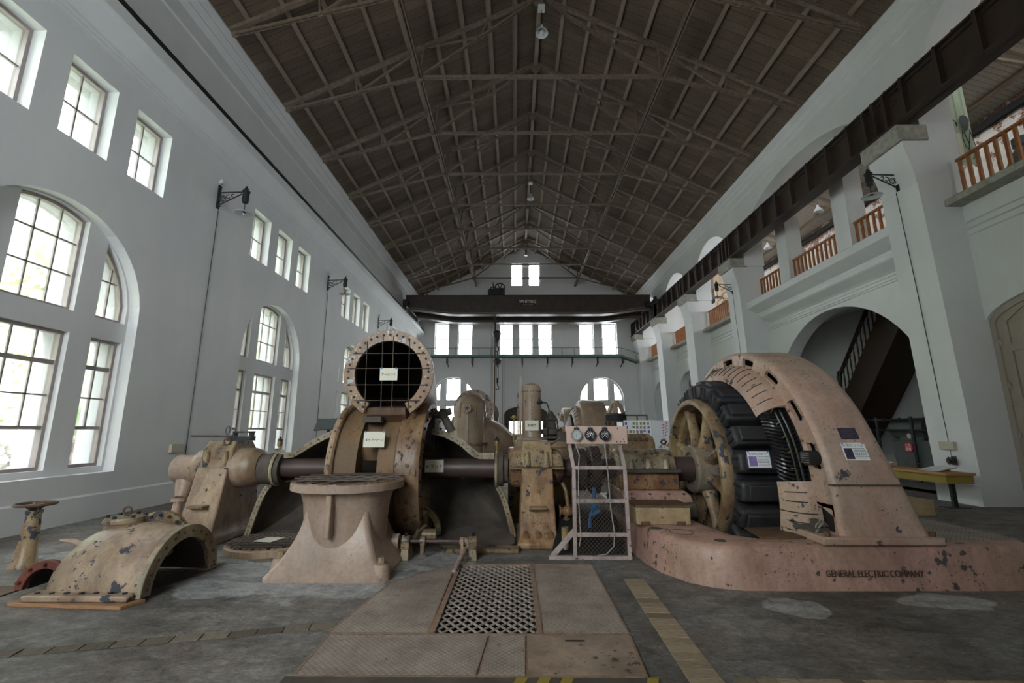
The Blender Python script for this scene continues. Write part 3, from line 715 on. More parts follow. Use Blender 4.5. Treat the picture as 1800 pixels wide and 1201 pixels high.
tag(q.build('foliage', M['leaf'], smooth=False), 'pale green foliage on the slope outside the left windows', 'foliage', kind='stuff')
# ================================================================== MAIN TURBINE
AY, AZ = 6.8, 0.95           # the shaft runs along x at this y and height
OX = (0, AY, AZ)
def bolts_ring(mb, axis, o, rad, n, pos, r, h, a0=0, a1=2 * pi, sign=1):
    for i in range(n):
        t = a0 + (a1 - a0) * (i + .5) / n; c, s = cos(t) * rad, sin(t) * rad
        p = (pos, o[1] + c, o[2] + s) if axis == 'x' else (o[0] + c, pos, o[2] + s) if axis == 'y' else (o[0] + c, o[1] + s, pos)
        d = {'x': (sign, 0, 0), 'y': (0, sign, 0), 'z': (0, 0, sign)}[axis]; mb.hexbolt(p, d, r, h)
T = thing('water_turbine', (-1.85, AY, 0), 'water turbine cut open behind the flared foot, with a round casing mouth on top', 'turbine')
# ring on the right: wide painted rim with bolts
MB().lathe([(-1.52, .925), (-1.30, .945), (-1.24, .945), (-1.21, .93), (-1.21, .74), (-1.52, .74)], 'x', OX, seg=72, closed=True).build('flange_ring', M['paint_ring'], T)
mb = MB()
for i in range(26):
    t = 2 * pi * (i + .5) / 26; p = Vector((-1.36, AY + .94 * cos(t), AZ + .94 * sin(t))); d = Vector((0, cos(t), sin(t))); mb.hexbolt(p, d, .024, .022)
mb.split('bolt', M['rust'], T)
mb = MB(); bolts_ring(mb, 'x', OX, .85, 30, -1.21, .022, .03); mb.split('bolt', M['iron'], T)
MB().lathe([(-1.76, .87), (-1.52, .87), (-1.52, .60), (-1.76, .60)], 'x', OX, seg=72, closed=True).build('stay_ring', M['rust_light'], T)
MB().lathe([(-1.545, .875), (-1.52, .91), (-1.52, .80), (-1.545, .80)], 'x', OX, seg=72, closed=True).build('ring_lip', M['cast'], T)
MB().lathe([(-2.32, .87), (-2.03, .87), (-2.03, .60), (-2.32, .60)], 'x', OX, seg=72, closed=True).build('stay_ring', M['rust_light'], T)
MB().lathe([(-2.40, .93), (-2.37, .945), (-2.33, .945), (-2.31, .92), (-2.31, .72), (-2.40, .72)], 'x', OX, seg=72, closed=True).build('flange_ring', M['paint_ring'], T)
mb = MB()
for i in range(26):
    t = 2 * pi * (i + .5) / 26; d = Vector((0, cos(t), sin(t))); mb.hexbolt(Vector((-2.35, AY, AZ)) + d * .94, d, .015, .015)
mb.split('bolt', M['rust'], T)
# guide vanes and inner drum in the gap
for i in range(16):
    t = 2 * pi * i / 16 + .2
    if cos(t) < -.62 and sin(t) < .55: continue
    a = t; b = t + .34; q = MB()
    pa = (AY + .80 * cos(a), AZ + .80 * sin(a)); pb = (AY + .63 * cos(b), AZ + .63 * sin(b)); n = Vector((pb[1] - pa[1], pa[0] - pb[0])).normalized() * .025
    q.loft([[(x, pa[0] - n.x * .4, pa[1] - n.y * .4), (x, pa[0] + n.x * .4, pa[1] + n.y * .4), (x, (pa[0] + pb[0]) / 2 + n.x * 1.5, (pa[1] + pb[1]) / 2 + n.y * 1.5), (x, pb[0], pb[1]), (x, (pa[0] + pb[0]) / 2 - n.x, (pa[1] + pb[1]) / 2 - n.y)] for x in (-2.03, -1.76)])
    q.build('guide_vane', M['rust_light'], T)
MB().lathe([(-2.03, .60), (-1.76, .60), (-1.76, .52), (-2.03, .52)], 'x', OX, a0=R(-125), a1=R(150), seg=48, closed=True).build('runner_band', M['cast'], T)
MB().box(-2.02, -1.77, 6.05, 6.4, 1.60, 1.68).build('gate_plate', M['cast'], T, bevel=.01)
# scroll casing: mouth towards the viewer, curling down behind
CX, CZ_, CR = -1.71, 2.22, 0.50
def scroll(r0, r1, n=44, rim=0):
    secs = []
    path = [(6.12, CZ_, None), (6.45, CZ_, None)] + [(AY + 1.27 * cos(R(90 - a)), AZ + 1.27 * sin(R(90 - a)), a) for a in range(0, 121, 6)]
    for (y, z, a) in path:
        k = 0 if a is None else a / 120.0; r = r0 + (r1 - r0) * k; an = R(90) if a is None else R(90 - a)
        sec = []
        for i in range(n):
            t = 2 * pi * i / n; u, w = cos(t) * r, sin(t) * r
            sec.append((CX + u, y + w * cos(an), z + w * sin(an)))
        secs.append(sec)
    return secs
MB().loft(scroll(CR, .22), caps=False).build('scroll_casing', M['paint_foot'], T)
MB().loft(scroll(CR - .03, .19), caps=False).build('casing_shade_liner', M['dark'], T)  # black inner tube, stands in for the unlit inside of the mouth
MB().lathe([(6.04, .605), (6.11, .605), (6.11, .455), (6.04, .455)], 'y', (-1.70, 0, 2.24), a0=R(-59), a1=R(239), seg=80, closed=True).build('mouth_flange', M['paint_flange'], T, bevel=.004)
mb = MB()
for i in range(31):
    t = R(-54) + R(288) * i / 30; mb.cyl((-1.70 + .54 * cos(t), 6.035, 2.24 + .54 * sin(t)), (-1.70 + .54 * cos(t), 6.06, 2.24 + .54 * sin(t)), .0165, 12)
mb.split('bolt_hole', M['dark'], T)
# throat joining mouth and rings
mb = MB(); mb.prism([(6.1, 1.70), (6.1, 1.80), (6.9, 1.86), (6.9, 1.66), (6.24, 1.60)], 'x', -1.99, -1.46); mb.build('casing_throat', M['rust'], T, bevel=.012)
mb = MB(); mb.lathe([(-2.2, .86), (-2.08, 1.02), (-1.60, 1.02), (-1.50, .86)], 'x', OX, a0=R(-60), a1=R(95), seg=40); mb.build('casing_throat', M['paint_foot'], T)
for k, x in enumerate((-2.002, -1.79, -1.645, -1.425)):
    MB().cyl((x - .008, 6.03, 2.775 - abs(x + 1.7) * .3), (x + .016 , 6.03, 1.74), .0055, 6).build('guard_rod', M['rod'], T)
for z in (2.52, 2.315, 2.095, 1.885):
    w = sqrt(max(0, .56 ** 2 - (z - 2.24) ** 2)) ; MB().cyl((-1.70 - w, 6.026, z), (-1.70 + w, 6.026, z), .0055, 6).build('guard_rod', M['rod'], T)
# relief valve on the right shoulder of the casing
mb = MB(); mb.cyl((-1.28, 6.75, 1.72), (-1.10, 6.75, 1.72), .05, 12); mb.ball((-1.06, 6.75, 1.73), .085, 12); mb.cyl((-1.06, 6.75, 1.73), (-.93, 6.78, 1.48), .055, 12, .065); mb.cyl((-1.0, 6.72, 1.76), (-.94, 6.72, 1.78), .05, 8); mb.build('relief_valve', M['cast'], T)
mb = MB(); mb.box(-1.45, -1.2, 6.9, 7.3, 1.2, 1.75); mb.build('bracket', M['cast'], T, bevel=.02)
# opened draft elbows: concave rear halves with bolted rims
def shell(side, top, edge, cx, cz, depth, nm):
    # side: +1 right, -1 left; top/edge curves given in (x,z)
    out = top + edge; base = [(edge[-1][0], .02), (top[0][0], .02)]
    n0 = len(out); loop = out + [(edge[-1][0] + (top[0][0] - edge[-1][0]) * i / 8, .02) for i in range(1, 8)] + [(top[0][0], .02 + (top[0][1] - .02) * i / 6) for i in range(6)]
    secs = []
    for k in range(9):
        t = k / 8 * pi / 2; f = cos(t) if k < 8 else .02
        secs.append([(cx + (x - cx) * f, AY - .02 + depth * sin(t), max(.02, cz + (z - cz) * f)) for x, z in loop])
    MB().loft(secs, closed=True, caps=False).build('draft_elbow', M['cast'], T, angle=60)
    def rim(pts, w, name):
        L = []
        P = [Vector(p) for p in pts]
        for i, p in enumerate(P):
            d = (P[min(i + 1, len(P) - 1)] - P[max(0, i - 1)]).normalized(); nn = Vector((d.y, -d.x)) * -side * 1.0
            nn = Vector((-d.y, d.x)) if (Vector((-d.y, d.x)).dot(p - Vector((cx, cz))) > 0) else Vector((d.y, -d.x))
            L.append((p, p + nn * w))
        poly = [tuple(a) for a, b in L] + [tuple(b) for a, b in reversed(L)]
        MB().prism(poly, 'y', AY - .06, AY + .0).build(name, M['paint_cream'], T, bevel=.006, smooth=False)
        q = MB()
        for i in range(len(P) - 1):
            for f in (.5,):
                c = (L[i][0] + (L[i + 1][0] - L[i][0]) * f + L[i][1] + (L[i + 1][1] - L[i][1]) * f) / 2
                q.cyl((c.x, AY - .066, c.y), (c.x, AY - .05, c.y), .011, 8)
        q.split('rim_bolt', M['rust'], T)
    rim(top, .085, 'elbow_rim'); rim(edge, .075, 'elbow_rim')
def sm(pts, n=4):
    o = []
    for i in range(len(pts) - 1):
        p0 = pts[max(i - 1, 0)]; p1 = pts[i]; p2 = pts[i + 1]; p3 = pts[min(i + 2, len(pts) - 1)]
        for k in range(n):
            t = k / n; o.append(tuple(.5 * (2 * p1[j] + (p2[j] - p0[j]) * t + (2 * p0[j] - 5 * p1[j] + 4 * p2[j] - p3[j]) * t * t + (3 * p1[j] - p0[j] - 3 * p2[j] + p3[j]) * t ** 3) for j in (0, 1)))
    return o + [pts[-1]]
shell(1, sm([(-1.22, 1.44), (-1.04, 1.40), (-.82, 1.29), (-.62, 1.13), (-.52, 1.09)], 3) + [(-.30, 1.09)], sm([(-.28, .68), (-.22, .58), (-.15, .38), (-.08, .12), (-.06, .02)], 3), -.85, .75, .85, 'r')
shell(-1, sm([(-2.40, 1.47), (-2.64, 1.42), (-2.90, 1.30), (-3.18, 1.13), (-3.28, 1.10)], 3) + [(-3.48, 1.10)], sm([(-3.52, .68), (-3.58, .58), (-3.65, .38), (-3.72, .12), (-3.75, .02)], 3), -2.9, .75, .85, 'l')
# half hand-hole flange with link stubs, lower right
MB().lathe([(6.70, .33), (6.76, .33), (6.76, .25), (6.70, .25)], 'y', (-1.37, 0, .12), a0=R(-10), a1=R(85), seg=24, closed=True).build('hand_hole_flange', M['paint_worn'], T)
mb = MB(); mb.cyl((-1.3, 6.5, .25), (-1.15, 6.2, .22), .06, 10); mb.cyl((-1.25, 6.1, .2), (-1.0, 6.1, .2), .07, 12); mb.cyl((-1.15, 6.15, .3), (-1.25, 5.86, .2), .02, 8); mb.box(-1.35, -1.2, 6.3, 6.6, .05, .4); mb.build('link_gear', M['paint_worn'], T)
MB().loft([[(-.50 + .50 * cos(2 * pi * i / 32), 6.36 + .34 * sin(2 * pi * i / 32), z + .14 * max(0, sin(2 * pi * i / 32))) for i in range(32)] for z in (.025, .055)]).build('floor_cover', M['cast'], T, angle=30)
# ---- shaft
S_ = thing('turbine_shaft', (-1.8, AY, AZ), 'thick purple-brown steel shaft running through the opened turbine', 'shaft')
MB().cyl((-4.2, AY, AZ + .01), (1.4, AY, AZ + .01), .135, 32).build('shaft', M['shaft'], S_)
MB().lathe([(-.285, .14), (-.285, .245), (-.26, .255), (-.245, .245), (-.245, .14)], 'x', OX, seg=40).build('gland_disc', M['paint_cream'], S_)
MB().lathe([(-.235, .14), (-.235, .24), (-.17, .24), (-.17, .20), (-.10, .20), (-.10, .16)], 'x', OX, seg=40).build('gland_collar', M['cast'], S_)
MB().lathe([(-3.47, .14), (-3.47, .235), (-3.45, .245), (-3.43, .235), (-3.43, .14)], 'x', OX, seg=40).build('gland_disc', M['paint_cream'], S_)
MB().lathe([(-3.42, .14), (-3.42, .22), (-3.36, .22), (-3.36, .15)], 'x', OX, seg=40).build('gland_collar', M['cast'], S_)
MB().lathe([(-3.66, .15), (-3.66, .21), (-3.56, .215), (-3.54, .225), (-3.48, .225), (-3.48, .14)], 'x', OX, seg=40).build('gland_collar', M['cast'], S_)
for x, w in ((.93, .30), (1.13, .335)):
    MB().lathe([(x - .07, .14), (x - .07, w - .02), (x - .05, w), (x + .07, w), (x + .08, w - .03), (x + .08, .14)], 'x', OX, seg=48).build('coupling_disc', M['shaft_dark'], S_)
mb = MB(); bolts_ring(mb, 'x', OX, .22, 8, 1.2, .03, .05); mb.split('coupling_bolt', M['iron'], S_)
# oil cups on the glands
def oil_cup(x, label):
    t = thing('oil_cup', (x, AY - .02, 1.19), label, 'oil cup')
    MB().cyl((x, AY - .02, 1.185), (x, AY - .02, 1.27), .012, 8).build('stem', M['brass'], t)
    MB().lathe([(1.26, .0), (1.27, .03), (1.29, .036), (1.345, .036), (1.35, .03)], 'z', (x, AY - .02, 0), seg=16).build('cup', M['brass'], t)
    MB().lathe([(1.35, .036), (1.365, .036), (1.38, .018), (1.40, .012), (1.41, .0)], 'z', (x, AY - .02, 0), seg=16).build('cap', M['iron'], t)
oil_cup(-.265, 'small brass oil cup on the shaft gland left of the beige upright tank'); oil_cup(-3.45, 'small brass oil cup on the shaft gland in front of the left windows')
# ---- bearing pedestals
def pedestal(xc, label, mat_body, mat_cap, lean, right_bulb):
    t = thing('bearing_pedestal', (xc, AY, 0), label, 'pedestal')
    def sec(z, hx, y0, y1, dx=0): return [(xc - hx + dx, y0, z), (xc + hx + dx, y0, z), (xc + hx + dx, y1, z), (xc - hx + dx, y1, z)]
    MB().loft([sec(0, .27, 6.18, 7.42), sec(.07, .27, 6.18, 7.42), sec(.11, .245, 6.22, 7.38), sec(.25, .24, 6.24 + lean * .2, 7.36), sec(.62, .222, 6.26 + lean * .65, 7.3), sec(.985, .212, 6.28 + lean, 7.28)]).build('column', mat_body, t, bevel=.018, angle=50)
    L = xc - .385; Rr = xc + .385 + right_bulb
    MB().lathe([(L, .16), (L, .20), (L + .03, .25), (L + .09, .275), (Rr - .12, .275), (Rr - .04, .245), (Rr, .20), (Rr, .16)], 'x', (0, AY, AZ + .02), seg=40).build('bearing_barrel', mat_body, t)
    q = MB(); y0, y1 = 6.36 + lean, 7.24 - lean * .3
    q.loft([sec(.985, .375, y0, y1), sec(1.05, .375, y0, y1), sec(1.16, .355, y0 + .03, y1 - .03), sec(1.215, .30, y0 + .09, y1 - .09)])
    q.build('bearing_cap', mat_cap, t, bevel=.03, bseg=3, angle=50)
    MB().loft([sec(1.0, .225, y0 - .035, y1 + .035), sec(1.22, .215, y0 - .01, y1 + .01), sec(1.33, .20, y0 + .08, y1 - .08), sec(1.35, .20, y0 + .08, y1 - .08)]).build('cap_hood', mat_cap, t, bevel=.015, angle=50)
    MB().box(xc - .38, xc + .38, y0 - .03, y1 + .03, .968, .998).build('split_flange', M['paint_worn'], t, bevel=.006)
    for dx in (-.13, .13):
        q = MB(); q.cyl((xc + dx, y0 - .03, 1.0), (xc + dx, y0 - .02, 1.17), .05, 14, .042); q.hexbolt((xc + dx, y0 - .02, 1.17), 'z', .034, .04); q.build('cap_bolt', mat_cap, t)
    MB().box(xc - .115, xc + .115, 6.10 + lean * .5, 6.34 + lean * .6, .49, .515).prism([(6.12 + lean * .5, .49), (6.3 + lean * .5, .49), (6.3 + lean * .5, .43)], 'x', xc - .11, xc + .11).build('drip_shelf', M['paint_worn'], t, bevel=.005)
    MB().cyl((xc, 6.22 + lean * .8, .70), (xc, 6.5, .70), .022, 12).build('plug', mat_body, t)
    for dx in (-.16, 0, .16): MB().cyl((xc + dx, 6.2, .16), (xc + dx, 6.28, .19), .04, 12).build('foot_boss', mat_body, t)
    return t
PC = pedestal(.30, 'rusty orange-beige bearing pedestal standing left of the gauge ladder', M['paint_orange'], M['paint_worn'], .10, 0)
MB().cyl((.37, 6.62, 1.20), (.66, 6.6, 1.40), .012, 8).build('oil_lever', M['rod'], PC)
PL = pedestal(-4.22, 'beige bearing pedestal at the left end of the turbine shaft, beside the half casing', M['paint_beige'], M['paint_worn'], .22, .16)
MB().lathe([(-4.93, .0), (-4.93, .17), (-4.9, .195), (-4.6, .195), (-4.58, .17), (-4.55, .17)], 'x', OX, seg=32).build('end_cover', M['paint_foot'], PL)
q = MB(); q.tube([(-4.76, 6.78, .80), (-4.75, 6.74, .66), (-4.74, 6.68, .56)], [.13, .11, .07], 16); q.cyl((-4.74, 6.66, .56), (-4.74, 6.66, .52), .10, 16); q.cyl((-4.74, 6.66, .52), (-4.78, 6.62, 0), .06, 14); q.build('drain_pipe', M['paint_foot'], PL)
q = MB(); q.tube([(-4.13 + .045 * cos(a), 6.62, 1.34 + .045 * sin(a)) for a in [2 * pi * i / 14 for i in range(14)]], .010, 6, closed=True); q.build('eye_bolt', M['rust'], PL)
# dark lever device on top of the left pedestal
t = thing('lever_device', (-4.15, 6.8, 1.35), 'black lever mechanism lying across the top of the left bearing pedestal', 'lever')
MB().cyl((-4.75, 6.75, 1.415), (-4.15, 6.75, 1.415), .018, 8).build('rod', M['rod'], t)
mb = MB(); mb.box(-4.2, -3.86, 6.72, 6.86, 1.35, 1.41); mb.build('base', M['iron'], t); mb = MB(); mb.box(-4.14, -3.86, 6.74, 6.84, 1.46, 1.485); mb.box(-4.14, -4.11, 6.74, 6.84, 1.41, 1.47); mb.box(-3.9, -3.87, 6.74, 6.84, 1.41, 1.47); mb.build('yoke', M['iron'], t)
MB().tube([(-4.22 + .03 * cos(a), 6.75, 1.50 + .06 * sin(a)) for a in [2 * pi * i / 12 for i in range(12)]], .006, 6, closed=True).cyl((-4.22, 6.75, 1.36), (-4.22, 6.75, 1.44), .008, 6).build('ring', M['iron'], t)
# ---- outlet foot with round flange
F_ = thing('outlet_foot', (-1.94, 5.5, 0), 'smooth pink-beige flared pedestal with a round grated flange, in front of the turbine', 'pedestal')
mb = MB(); secs = []
for i in range(17):
    z = .74 * i / 16; w = .345 + .27 * (1 - i / 16) ** 2.4; rr = .06; p = []
    for sx, sy in ((1, -1), (1, 1), (-1, 1), (-1, -1)):
        for k in range(5):
            a = {(1, -1): -90, (1, 1): 0, (-1, 1): 90, (-1, -1): 180}[(sx, sy)] + 22.5 * k
            p.append((-1.94 + sx * (w - rr) + rr * cos(R(a)), 5.5 + sy * (w - rr) + rr * sin(R(a)), z + .035))
    secs.append(p)
secs.insert(0, [(x, y, 0) for x, y, z in secs[0]])
mb.loft(secs).build('flared_base', M['paint_foot'], F_, angle=28)
MB().lathe([(.10, .0), (.10, .44), (.5, .455), (.70, .475), (.82, .515), (.86, .54), (.865, 0)], 'z', (-1.94, 5.5, 0), seg=56).build('neck', M['paint_foot'], F_)
MB().lathe([(.845, .615), (.85, .625), (.925, .625), (.932, .615), (.932, .41), (.845, .41)], 'z', (-1.94, 5.5, 0), seg=72, closed=True).build('flange', M['paint_foot'], F_)
MB().lathe([(.934, .60), (.937, .60), (.937, .42), (.934, .42)], 'z', (-1.94, 5.5, 0), seg=72, closed=True).build('flange_face', M['paint_flange'], F_)
MB().cyl((-1.94, 5.5, .868), (-1.94, 5.5, .872), .42, 40).build('flange_bore', M['dark'], F_)
mb = MB(); bolts_ring(mb, 'z', (-1.94, 5.5, 0), .55, 24, .935, .018, .006); mb.split('bolt_hole', M['dark'], F_)
MB().box(-1.975, -1.915, 4.93, 5.2, .40, .85).build('rib', M['paint_foot'], F_, bevel=.012)
for k in range(6):
    x = -2.4 + .184 * k; w = sqrt(.585 ** 2 - (x + 1.94) ** 2); MB().cyl((x - .1, 5.5 - w, .95), (x + .1, 5.5 + w * .9, .95), .008, 6).build('guard_rod', M['rod'], F_)
for k in range(5):
    y = 5.1 + .2 * k; w = sqrt(.585 ** 2 - (y - 5.5) ** 2); MB().cyl((-1.94 - w, y, .963), (-1.94 + w, y + .03, .963), .008, 6).build('guard_rod', M['rod'], F_)
for x, y in ((-2.53, 5.22), (-1.375, 5.0), (-2.50, 6.0), (-1.36, 5.95)):
    q = MB(); q.lathe([(0, .10), (.10, .085), (.15, .07), (.155, 0)], 'z', (x, y, 0), seg=18); q.build('bolt_boss', M['paint_foot'], F_)
    q = MB(); q.cyl((x, y, .15), (x, y, .165), .045, 14); q.hexbolt((x, y, .165), 'z', .035, .05); q.build('foundation_bolt', M['paint_beige'], F_)
# ---- floor outlet with round grate, left
G_ = thing('floor_outlet', (-3.15, 6.35, 0), 'round grated outlet in the floor between the left pedestal and the flared foot', 'grate')
MB().lathe([(0, .56), (.07, .56), (.085, .54), (.085, .42), (0, .42)], 'z', (-3.15, 6.28, 0), seg=48, closed=True).build('flange', M['paint_beige'], G_)
MB().cyl((-3.15, 6.28, .01), (-3.15, 6.28, .015), .42, 32).build('opening', M['dark'], G_)
mb = MB()
for k in range(13):
    x = -.5 + k / 12; w = sqrt(max(.01, .52 ** 2 - x * x)); mb.cyl((-3.15 + x * .98, 6.28 - w, .096), (-3.15 + x * .98, 6.28 + w, .096), .006, 5); mb.cyl((-3.15 - w, 6.28 + x * .98, .107), (-3.15 + w, 6.28 + x * .98, .107), .006, 5)
mb.build('grating', M['rod'], G_)
mb = MB(); bolts_ring(mb, 'z', (-3.15, 6.28, 0), .50, 18, .085, .018, .02); mb.split('bolt', M['iron'], G_)
tag(MB().loft([[(-3.33, 6.10, z), (-3.08, 6.06, z), (-3.02, 6.30, z), (-3.26, 6.34, z)] for z in (.114, .117)]).build('notice', M['paper'], smooth=False), 'sheet of cream paper lying on the round floor grate', 'notice')
# curved kerb of the machine bed
mb = MB(); mb.prism([(6.0, 0), (6.0, .05), (6.06, .06), (6.16, .06), (6.16, 0)], 'x', -.95, .05); tag(mb.build('bed_edge', M['paint_worn'], bevel=.01), 'low worn edge of the machine bed behind the lever shaft', 'edge')
# ---- lever shaft in front
L_ = thing('lever_shaft', (-.9, 5.72, 0), 'small horizontal lever shaft on two yellow brackets in front of the turbine', 'shaft')
MB().cyl((-1.45, 5.75, .20), (-.46, 5.75, .20), .024, 14).build('shaft', M['shaft'], L_)
for x in (-1.30, -.50):
    q = MB(); q.loft([[(x - .055, 5.66, 0), (x + .055, 5.66, 0), (x + .055, 5.86, 0), (x - .055, 5.86, 0)], [(x - .04, 5.69, .13), (x + .04, 5.69, .13), (x + .04, 5.82, .13), (x - .04, 5.82, .13)]]); q.cyl((x - .05, 5.75, .20), (x + .05, 5.75, .20), .065, 16); q.box(x - .05, x + .05, 5.68, 5.82, .12, .2); q.build('bracket', M['paint_worn'], L_, bevel=.008)
    MB().hexbolt((x, 5.75, .26), 'z', .022, .04).build('bolt', M['iron'], L_)
MB().cyl((-1.13, 5.75, .2), (-1.07, 5.75, .2), .055, 14).box(-1.12, -1.08, 5.7, 5.8, .06, .2).build('collar', M['paint_beige'], L_)
MB().cyl((-1.46, 5.75, .2), (-1.38, 5.75, .2), .085, 16).build('hub', M['paint_foot'], L_)
q = MB(); q.box(-.64, -.61, 5.68, 5.74, .1, .24); q.box(-.58, -.55, 5.68, 5.74, .1, .24); q.cyl((-.66, 5.75, .2), (-.54, 5.75, .2), .045, 14); q.cyl((-.595, 5.68, .12), (-.61, 5.55, .05), .045, 12, .03); q.build('clevis', M['paint_beige'], L_)
MB().cyl((-.605, 5.60, .10), (-.655, 5.2, .015), .026, 12).build('hand_lever', M['paint_ladder'], L_)
# ---- half casing lying on the floor (left foreground)
H_ = thing('half_casing', (-3.85, 4.85, 0), 'beige half-round casing cover lying on the floor at the left, on a wooden board', 'casing')
def half(x, r, y=4.86, n=20, zs=1.0): return [(x, y - r * cos(pi * i / n), .03 + r * zs * sin(pi * i / n)) for i in range(n + 1)]
outer = [half(-3.36, .50), half(-3.40, .515), half(-3.44, .50), half(-3.75, .53, 4.86, 20, 1.03), half(-4.0, .53, 4.87, 20, 1.02), half(-4.2, .48, 4.88, 20, .97), half(-4.36, .36, 4.9, 20, .95), half(-4.44, .2, 4.92, 20, .9), half(-4.46, .03, 4.93)]
mb = MB(); mb.loft(outer, closed=False); mb.build('shell', M['paint_beige'], H_, angle=50)
inn = [half(-3.36, .41), half(-3.75, .45), half(-4.1, .45), half(-4.3, .3), half(-4.36, .02)]
mb = MB(); mb.loft(inn, closed=False); mb.build('lining', M['cast'], H_, angle=50)
MB().lathe([(-3.37, .525), (-3.315, .525), (-3.315, .40), (-3.37, .40)], 'x', (0, 4.86, .03), a0=0, a1=pi, seg=40, closed=True).build('arch_flange', M['paint_cream'], H_, bevel=.006)
mb = MB()
for i in range(12): 
    t = pi * (i + .5) / 12; mb.cyl((-3.318, 4.86 + .465 * cos(t), .03 + .465 * sin(t)), (-3.308, 4.86 + .465 * cos(t), .03 + .465 * sin(t)), .016, 10)
mb.split('bolt_hole', M['rust'], H_)
MB().box(-4.30, -3.36, 4.25, 4.42, .032, .085).build('foot_flange', M['paint_beige'], H_, bevel=.015)
mb = MB()
for i in range(7): mb.cyl((-4.22 + i * .13, 4.32, .08), (-4.22 + i * .13, 4.32, .095), .02, 10)
mb.split('bolt_hole', M['iron'], H_)
# rear end flange and collar
MB().lathe([(5.50, .36), (5.56, .36), (5.56, .27), (5.50, .27)], 'y', (-4.10, 0, .22), a0=R(-5), a1=R(185), seg=32, closed=True).build('rear_flange', M['paint_worn'], H_, bevel=.005)
MB().lathe([(5.1, .40), (5.3, .33), (5.5, .29)], 'y', (-4.08, 0, .19), a0=0, a1=pi, seg=28).build('rear_neck', M['paint_foot'], H_)
mb = MB()
for i in range(9):
    t = pi * (i + .5) / 9; mb.hexbolt((-4.10 + .315 * cos(t), 5.50, .22 + .315 * sin(t)), (0, -1, 0), .018, .02)
mb.split('bolt', M['iron'], H_)
# round inspection cover with eye bolt
MB().lathe([(.50, .17), (.555, .17), (.575, .19), (.60, .19), (.60, .0)], 'z', (-4.03, 4.93, 0), seg=36).build('cover_seat', M['paint_beige'], H_)
MB().lathe([(.60, .18), (.622, .175), (.625, 0)], 'z', (-4.03, 4.93, 0), seg=36).build('inspection_cover', M['paint_cream'], H_)
mb = MB(); bolts_ring(mb, 'z', (-4.03, 4.93, 0), .15, 6, .622, .018, .025); mb.split('cover_bolt', M['iron'], H_)
MB().tube([(-4.03 + .042 * cos(a), 4.93, .675 + .042 * sin(a)) for a in [2 * pi * i / 16 for i in range(16)]], .010, 8, closed=True).build('eye_bolt', M['rust'], H_)
# red branch flange at the front left
MB().lathe([(4.56, .265), (4.61, .265), (4.61, .19), (4.56, .19)], 'y', (-4.42, 0, .03), a0=0, a1=pi, seg=30, closed=True).build('branch_flange', M['paint_red'], H_, bevel=.005)
MB().lathe([(4.6, .21), (4.75, .22), (4.95, .26)], 'y', (-4.40, 0, .03), a0=0, a1=pi, seg=24).build('branch_neck', M['paint_beige'], H_)
MB().lathe([(4.6, .195), (4.9, .2)], 'y', (-4.40, 0, .03), a0=0, a1=pi, seg=24).build('branch_bore', M['dark'], H_)
mb = MB()
for i in range(5):
    t = pi * (i + .5) / 5; mb.hexbolt((-4.42 + .228 * cos(t), 4.56, .03 + .228 * sin(t)), (0, -1, 0), .014, .035)
mb.split('stud', M['paint_red'], H_)
q = MB(); q.tube([(-4.62, 5.12, .30), (-4.74, 5.14, .33), (-4.84, 5.1, .35)], [.03, .028, .014], 8); q.build('spout', M['paint_foot'], H_)
for z, lab, x0, x1, y0, y1 in ((0, 'raw wooden board on the floor under the front edge of the half casing', -4.36, -3.30, 4.20, 4.50), ):
    tag(MB().loft([[(x0 - .05, y0 + .06, z), (x1 - .05, y0 - .02, z), (x1 + .02, y0 + .16, z), (x0 + .0, y1, z)] for z in (.0, .03)]).build('board', M['board'], bevel=.004), lab, 'board')
tag(MB().box(-3.45, -3.34, 5.28, 5.42, 0, .03).build('packing_block', M['paint_foot'], bevel=.006), 'small pink packing block under the rear foot of the half casing', 'block')
# ---- valve stand with handwheel
V_ = thing('valve_stand', (-5.5, 5.42, 0), 'tapered beige valve stand with a dark handwheel near the left wall', 'valve stand')
MB().lathe([(0, .135), (.03, .13), (.06, .105), (.30, .083), (.56, .066), (.575, .078), (.60, .078), (.605, .03)], 'z', (-5.5, 5.42, 0), seg=28).build('column', M['paint_worn'], V_)
MB().lathe([(.605, .045), (.63, .075), (.645, .09), (.65, .03)], 'z', (-5.5, 5.42, 0), seg=20).build('wheel_boss', M['rust'], V_)
MB().tube([(-5.5 + .175 * cos(a), 5.42 + .175 * sin(a), .668) for a in [2 * pi * i / 36 for i in range(36)]], .016, 10, closed=True).build('wheel_rim', M['rust'], V_)
for k in range(5):
    a = 2 * pi * k / 5; MB().cyl((-5.5 + .03 * cos(a), 5.42 + .03 * sin(a), .645), (-5.5 + .17 * cos(a), 5.42 + .17 * sin(a), .668), .010, 8).build('spoke', M['rust'], V_)
MB().cyl((-5.5, 5.42, .64), (-5.5, 5.42, .70), .008, 8).build('spindle', M['rod'], V_)
MB().tube([(-5.40, 5.36, .66), (-5.39, 5.35, .60), (-5.41, 5.35, .57)], .006, 6).build('wheel_hook', M['rod'], V_)
